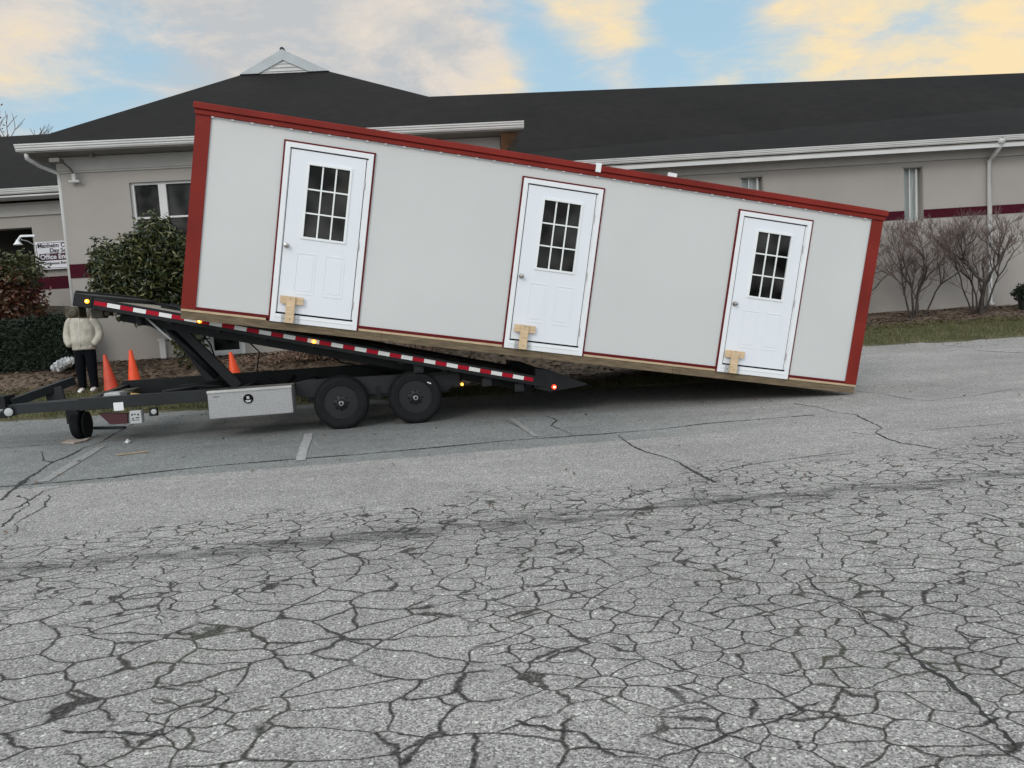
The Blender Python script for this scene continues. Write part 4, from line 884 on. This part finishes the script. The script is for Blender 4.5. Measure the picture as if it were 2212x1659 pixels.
bare_bush(2112, 672, 20.7, [(-1.3, .024), (-.75, .024), (-.3, .028), (.1, .065), (.7, .034), (1.3, .03)], 2.55, .42, 'bare pruned bush in front of the white downspout on the right wing', 34)
bare_bush(1838, 690, 20.6, [(-.8, .03), (0, .04), (.9, .032)], 2.4, .38, 'bare pruned bush mostly hidden behind the right end of the portable building', 5)
# dark planter shrub at the frame edge
p0 = at(2206, 648, 20.8); pl = empty('potted_shrub', Matrix.Translation((p0.x + .12, 20.8, g(p0.x, 20.8))), 'dark round potted shrub against the right wing wall at the right edge', 'potted plant')
b = MB(); b.lathe((0, 0, .05), (0, 0, 1), [(.14, 0), (.19, .28), (.21, .29)], 18); b.build('pot', 'pot', pl)
b = MB(); leaves(b, blobpts(rnd, [((0, 0, .52), (.32, .3, .24))], 1400, .2), .08, rnd, 0, .6); b.build('foliage', 'hedge_leaf', pl)
# far tree beyond the roof
def far_tree():
    rnd = random.Random(3); y = 33.0; p0 = at(-62, 400, y); root = empty('roadside_tree', Matrix.Translation((p0.x, y, 1)), 'nearly bare tree with a few brown leaves beyond the roof at the left edge', 'tree')
    bt, bw, bl_ = MB(), MB(), MB(); tips = []
    def grow(p, d, r, l, lev):
        pts = [p]; rs = [r]
        for i in range(5):
            d = (d + Vector((rnd.gauss(0, .13), rnd.gauss(0, .13), .03))).normalized(); p = p + d * l / 5; pts.append(p); rs.append(r * (1 - .07 * (i + 1)))
        (bt if r > .03 else bw).tube(pts, rs, 6 if r > .03 else 4, cap=False)
        if lev == 0: tips.append(p); return
        for k in range(3): grow(p, (d + Vector((rnd.gauss(0, .5), rnd.gauss(0, .5), rnd.uniform(-.05, .3)))).normalized(), r * .58, l * .72, lev - 1)
    grow(Vector((0, 0, 0)), Vector((.02, 0, 1)), .22, 3.6, 5)
    bt.build('trunk', 'bark_grey', root, smooth=True); bw.build('twigs', 'twig', root)
    pts = [t + Vector((rnd.gauss(0, .2), rnd.gauss(0, .2), rnd.gauss(0, .2))) for t in tips if t.x < .9 for _ in range(14)]
    leaves(bl_, pts, .16, rnd, .3, .6); bl_.build('crown', 'dry_leaf', root)
far_tree()
# dry flower stalks heaped in the bed under the deck
rnd = random.Random(8)
p0 = ongr(745, 772); dr = empty('dried_plants', Matrix.Translation(p0), 'clump of dried brown plants in the bed seen below the raised deck', 'dry plants')
b = MB(); pts = []
for _ in range(5200):
    x = rnd.gauss(0, .8); pts.append(Vector((x, rnd.gauss(0, .3), abs(rnd.gauss(0, .2)) * (1.3 - min(1.1, abs(x) * .7)) + .03)))
leaves(b, pts, .09, rnd, 0, .35); b.build('foliage', 'dry_leaf', dr)
b = MB()
for _ in range(90):
    x = rnd.uniform(-.9, .9); a = Vector((x, rnd.uniform(-.3, .3), 0)); b.tube([a, a + Vector((rnd.uniform(-.2, .2), 0, rnd.uniform(.1, .4)))], .006, 4)
b.build('stem', 'twig', dr)

# ------------------------------------------------------------------ cones
def cone(P, h, label, m_, lean=(0, 0)):
    root = empty('traffic_cone', Matrix.Translation(P) @ Matrix.Rotation(lean[0], 4, 'Y'), label, 'traffic cone', 'orange traffic cones standing behind the trailer frame')
    b = MB(); b.lathe((0, 0, .03), (0, 0, 1), [(.15, 0), (.135, .02), (.032, h - .06), (.028, h - .035), (.018, h - .03), (.016, h - .06)], 28); b.build('cone', m_, root, smooth=False)
    b = MB(); b.box(-.19, .19, -.19, .19, 0, .03); b.build('base', m_, root, bevel=.01)
    return root
cone(ongr(243, 848), .74, 'faded orange traffic cone nearest the person in the pale jacket', 'cone_faded', (R(-6), 0))
cone(ongr(294, 845), .80, 'brightest orange traffic cone, middle one of the three', 'cone_orange', (R(-2), 0))
cone(ongr(512, 828), .62, 'orange traffic cone seen behind the trailer lifting arms', 'cone_orange', (R(-7), 0))

# ------------------------------------------------------------------ person
def skinmesh(name, nodes, edges, m_, parent=None, sub=2, root=0):
    me = bpy.data.meshes.new(name); me.from_pydata([n[0] for n in nodes], edges, []); o = bpy.data.objects.new(name, me); COL.objects.link(o)
    me.materials.append(MATS[m_])
    sk = o.modifiers.new('skin', 'SKIN'); sk.use_smooth_shade = True
    sv = me.skin_vertices[0].data
    for i, n in enumerate(nodes):
        r = n[1]; sv[i].radius = r if isinstance(r, tuple) else (r, r)
    sv[root].use_root = True
    ss = o.modifiers.new('sub', 'SUBSURF'); ss.levels = sub; ss.render_levels = sub
    if parent: o.parent = parent
    return o
pf = ongr(193, 847); PM = Matrix.Translation(pf) @ Matrix.Rotation(R(8), 4, 'Z') @ Matrix.Diagonal((.94, .94, 1, 1))
# body: x right, y away from the viewer, z up; faces the viewer (-y)
nd = [((0, 0, .93), .11), ((0, 0, 1.08), .105), ((0, 0, 1.28), .12), ((0, 0, 1.43), .11), ((0, 0, 1.50), .058), ((0, -.01, 1.60), .085), ((0, 0, 1.70), .082)]
ed = [(0, 1), (1, 2), (2, 3), (3, 4), (4, 5), (5, 6)]
for s_ in (-1, 1):
    i = len(nd); nd += [((s_ * .10, 0, .88), .095), ((s_ * .105, -.02, .50), .062), ((s_ * (.11), .0, .10), .035), ((s_ * .115, -.12, .045), .020)]; ed += [(0, i), (i, i + 1), (i + 1, i + 2), (i + 2, i + 3)]
    j = len(nd); nd += [((s_ * .17, 0, 1.42), .05), ((s_ * .30, .03, 1.15), .034), ((s_ * .24, -.09, .97), .028), ((s_ * .20, -.10, .95), .026)]; ed += [(3, j), (j, j + 1), (j + 1, j + 2), (j + 2, j + 3)]
    h = len(nd)
    for f_, (dx_, ln) in enumerate(((-.03, .075), (-.01, .09), (.01, .085), (.03, .065))):
        nd += [((s_ * (.17 - dx_ * .3), -.10 + dx_ * .5, .94), .010), ((s_ * (.15 - dx_ * .3), -.09 + dx_ * .5, .94 - ln * .7), .008)]; ed += [(j + 3, h + 2 * f_), (h + 2 * f_, h + 2 * f_ + 1)]
    h = len(nd); nd += [((s_ * .17, -.10, .97), .010), ((s_ * .14, -.10, .95), .009)]; ed += [(j + 3, h), (h, h + 1)]
body = skinmesh('person', nd, ed, 'skin'); body.matrix_world = PM
tag(body, 'person in cream jacket and black trousers, hands in pockets, standing behind the trailer nose', 'person')
# face details on the head
b = MB(); b.lathe((0, -.085, 1.625), (0, -1, -.3), [(.018, 0), (.014, .018), (.004, .026)], 8); b.build('nose', 'skin', body, smooth=True)
for s_ in (-1, 1):
    b = MB(); b.lathe((s_ * .033, -.083, 1.655), (0, -1, 0), [(.012, 0), (.009, .006), (.003, .008)], 10); b.build('eye', 'hair', body, smooth=True)
b = MB(); b.box(-.024, .024, -.092, -.080, 1.578, 1.586); b.build('mouth', 'maroon', body)
b = MB(); b.lathe((0, .012, 1.70), (0, 0, 1), [(.092, -.03), (.094, .0), (.082, .04), (.05, .068), (.01, .08)], 18); b.build('hair', 'hair', body, smooth=True)
# jacket: quilted, puffy, hem at the hips
def loft(name, rings, m_, parent, n=28, sub=1):
    b = MB(); vs = []
    for (cx, cy, cz), rx, ry, tilt in rings:
        for j in range(n):
            an = 2 * math.pi * j / n; vs.append((cx + rx * math.cos(an) * math.cos(tilt), cy + ry * math.sin(an), cz - rx * math.cos(an) * math.sin(tilt)))
    k = len(rings)
    b.add(vs, [(i * n + j, i * n + (j + 1) % n, (i + 1) * n + (j + 1) % n, (i + 1) * n + j) for i in range(k - 1) for j in range(n)] + [tuple(range(n - 1, -1, -1)), tuple(range((k - 1) * n, k * n))])
    o = b.build(name, m_, parent, smooth=True); sb = o.modifiers.new('sub', 'SUBSURF'); sb.levels = 2; sb.render_levels = 2; return o
jk = loft('jacket', [((0, 0, .83), .17, .12, 0), ((0, 0, .815), .215, .155, .0), ((0, -.01, .85), .235, .175, 0), ((0, -.01, .89), .228, .168, 0), ((0, -.02, .99), .248, .190, 0), ((0, -.015, 1.07), .240, .182, 0), ((0, -.01, 1.10), .236, .176, 0),
    ((0, -.01, 1.20), .238, .176, 0), ((0, 0, 1.30), .232, .165, 0), ((0, 0, 1.33), .226, .158, 0), ((0, 0, 1.40), .205, .142, 0), ((0, .01, 1.455), .155, .115, 0), ((0, .01, 1.48), .105, .095, 0), ((0, .0, 1.53), .098, .095, 0), ((0, .0, 1.55), .085, .085, 0)], 'jacket', body)
for s_ in (-1, 1):
    pts = [(.165, 0, 1.415, .075), (.215, .005, 1.385, .088), (.262, .02, 1.30, .085), (.278, .025, 1.275, .079), (.295, .03, 1.20, .086), (.303, .03, 1.175, .079), (.312, .02, 1.10, .084), (.305, .0, 1.07, .077), (.290, -.035, 1.01, .080), (.265, -.07, .975, .070), (.235, -.105, .93, .066), (.215, -.12, .905, .05)]
    b = MB(); b.tube([(s_ * x, y, z) for x, y, z, _ in pts], [q[3] for q in pts], 16); sl2 = b.build('sleeve', 'jacket', jk, smooth=True)
    sb = sl2.modifiers.new('sub', 'SUBSURF'); sb.levels = 2; sb.render_levels = 2
tx = bpy.data.textures.new('quilt', 'CLOUDS'); tx.noise_scale = .11
dm = jk.modifiers.new('folds', 'DISPLACE'); dm.texture = tx; dm.strength = .028; dm.mid_level = .5
b = MB(); b.tube([(0, -.188, .88), (0, -.205, 1.0), (0, -.188, 1.10), (0, -.170, 1.28), (0, -.145, 1.40), (0, -.10, 1.5)], .006, 6); b.build('zip', 'shoe', jk, smooth=True)
b = MB(); b.lathe((.055, -.02, 1.50), (0, -.1, 1), [(.12, -.05), (.135, .03), (.145, .10), (.125, .16), (.09, .20), (.02, .225)], 22)
hd_ = b.build('hood', 'jacket', jk, smooth=True)
# open the hood at the face
me = hd_.data; import bmesh
bm = bmesh.new(); bm.from_mesh(me); bmesh.ops.delete(bm, geom=[f for f in bm.faces if f.calc_center_median().y < .0 and f.calc_center_median().x < -.06 and 1.53 < f.calc_center_median().z < 1.70], context='FACES'); bm.to_mesh(me); bm.free()
so_ = hd_.modifiers.new('thick', 'SOLIDIFY'); so_.thickness = .012
nd = [((0, 0, 1.02), (.18, .13)), ((0, 0, .86), (.19, .15))]; ed = [(0, 1)]
for s_ in (-1, 1):
    i = len(nd); nd += [((s_ * .10, 0, .78), .125), ((s_ * .108, -.015, .50), .105), ((s_ * .112, .0, .25), .088), ((s_ * .114, .01, .06), .082)]; ed += [(1, i), (i, i + 1), (i + 1, i + 2), (i + 2, i + 3)]
skinmesh('trousers', nd, ed, 'trousers', body)
for s_ in (-1, 1):
    b = MB(); prof = [(.0, .0, .0)]; x = s_ * .115
    b.prism([(-.20, .0), (.09, .0), (.09, .07), (.03, .10), (-.06, .09), (-.16, .055), (-.21, .03)], x - .045 + s_ * .0, x + .045, axis='x'); b.build('shoe', 'shoe', body, bevel=.02, smooth=True)

# ------------------------------------------------------------------ small things on the ground
def put(name, px, py, label, cat): P = ongr(px, py); return empty(name, Matrix.Translation(P), label, cat), P
# stump beside the person
P = at(160, 836, 14.95); P.z = g(P.x, P.y); b = MB(); b.lathe((0, 0, 0), (.03, 0, 1), [(.15, -.02), (.135, .05), (.125, .16), (.115, .175)], 16); o = b.build('tree_stump', 'stump', None, loc=P); tag(o, 'short brown tree stump on the grass behind the feet of the person', 'stump')
# crumpled white plastic sack against the hedge
P = at(137, 787, 15.58); P.z = g(P.x, P.y) + .08; rnd = random.Random(4); b = MB(); nu, nv = 18, 12; vs = []
for i in range(nu + 1):
    t = i / nu; cx2 = -.24 + .50 * t; rr = .02 + .10 * math.sin(math.pi * min(1, t * .9 + .08)) ** .7
    for j in range(nv):
        an = 2 * math.pi * j / nv; q = rr * rnd.uniform(.65, 1.2); vs.append((cx2 + rnd.uniform(-.012, .012), q * math.cos(an), .12 + .16 * t + q * math.sin(an)))
b.add(vs, [(i * nv + j, i * nv + (j + 1) % nv, (i + 1) * nv + (j + 1) % nv, (i + 1) * nv + j) for i in range(nu) for j in range(nv)]); o = b.build('plastic_sack', 'bag', None, loc=P + Vector((0, 0, -.04))); tag(o, 'crumpled white plastic sack lying against the foot of the dark hedge', 'sack')
P = at(131, 790, 15.3); P.z = g(P.x, P.y); b = MB(); b.lathe((0, 0, 0), (0, 0, 1), [(.12, -.02), (.14, .05), (.11, .10), (.03, .12)], 9); o = b.build('dark_stone', 'stump', None, loc=P + Vector((-.05, 0, 0))); tag(o, 'dark brown stone beside the crumpled white sack', 'stone')
P = ongr(105, 792); b = MB(); b.lathe((0, 0, 0), (0, 0, 1), [(.10, -.01), (.12, .025), (.07, .05)], 8); o = b.build('flat_stone', 'slab', None, loc=P); o.scale = (1.2, .6, 1); tag(o, 'small pale flat stone on the brown bed left of the sack', 'stone')
def flat(name, pts, m_, label, cat):
    Ps = [ongr(*p) for p in pts]; c = sum(Ps, Vector()) / len(Ps); c.z = g(c.x, c.y); b = MB(); n = len(Ps)
    vs = [(p.x - c.x, p.y - c.y, g(p.x, p.y) - c.z + .006) for p in Ps]; vt = [(x, y, z + .012 + .012 * (i % 2)) for i, (x, y, z) in enumerate(vs)]
    b.add(vs + vt, [tuple(range(n)), tuple(range(2 * n - 1, n - 1, -1))] + [(i, (i + 1) % n, (i + 1) % n + n, i + n) for i in range(n)]); o = b.build(name, m_, None, loc=c); tag(o, label, cat)
flat('cardboard_scrap', [(132, 959), (150, 953), (175, 952), (196, 949), (186, 954), (160, 960)], 'card', 'flat torn scrap of cardboard on the asphalt by the support wheel', 'litter')
flat('paper_scrap', [(270, 957), (276, 952), (283, 956), (277, 959)], 'sticker', 'tiny white paper scrap on the asphalt right of the support wheel', 'litter')
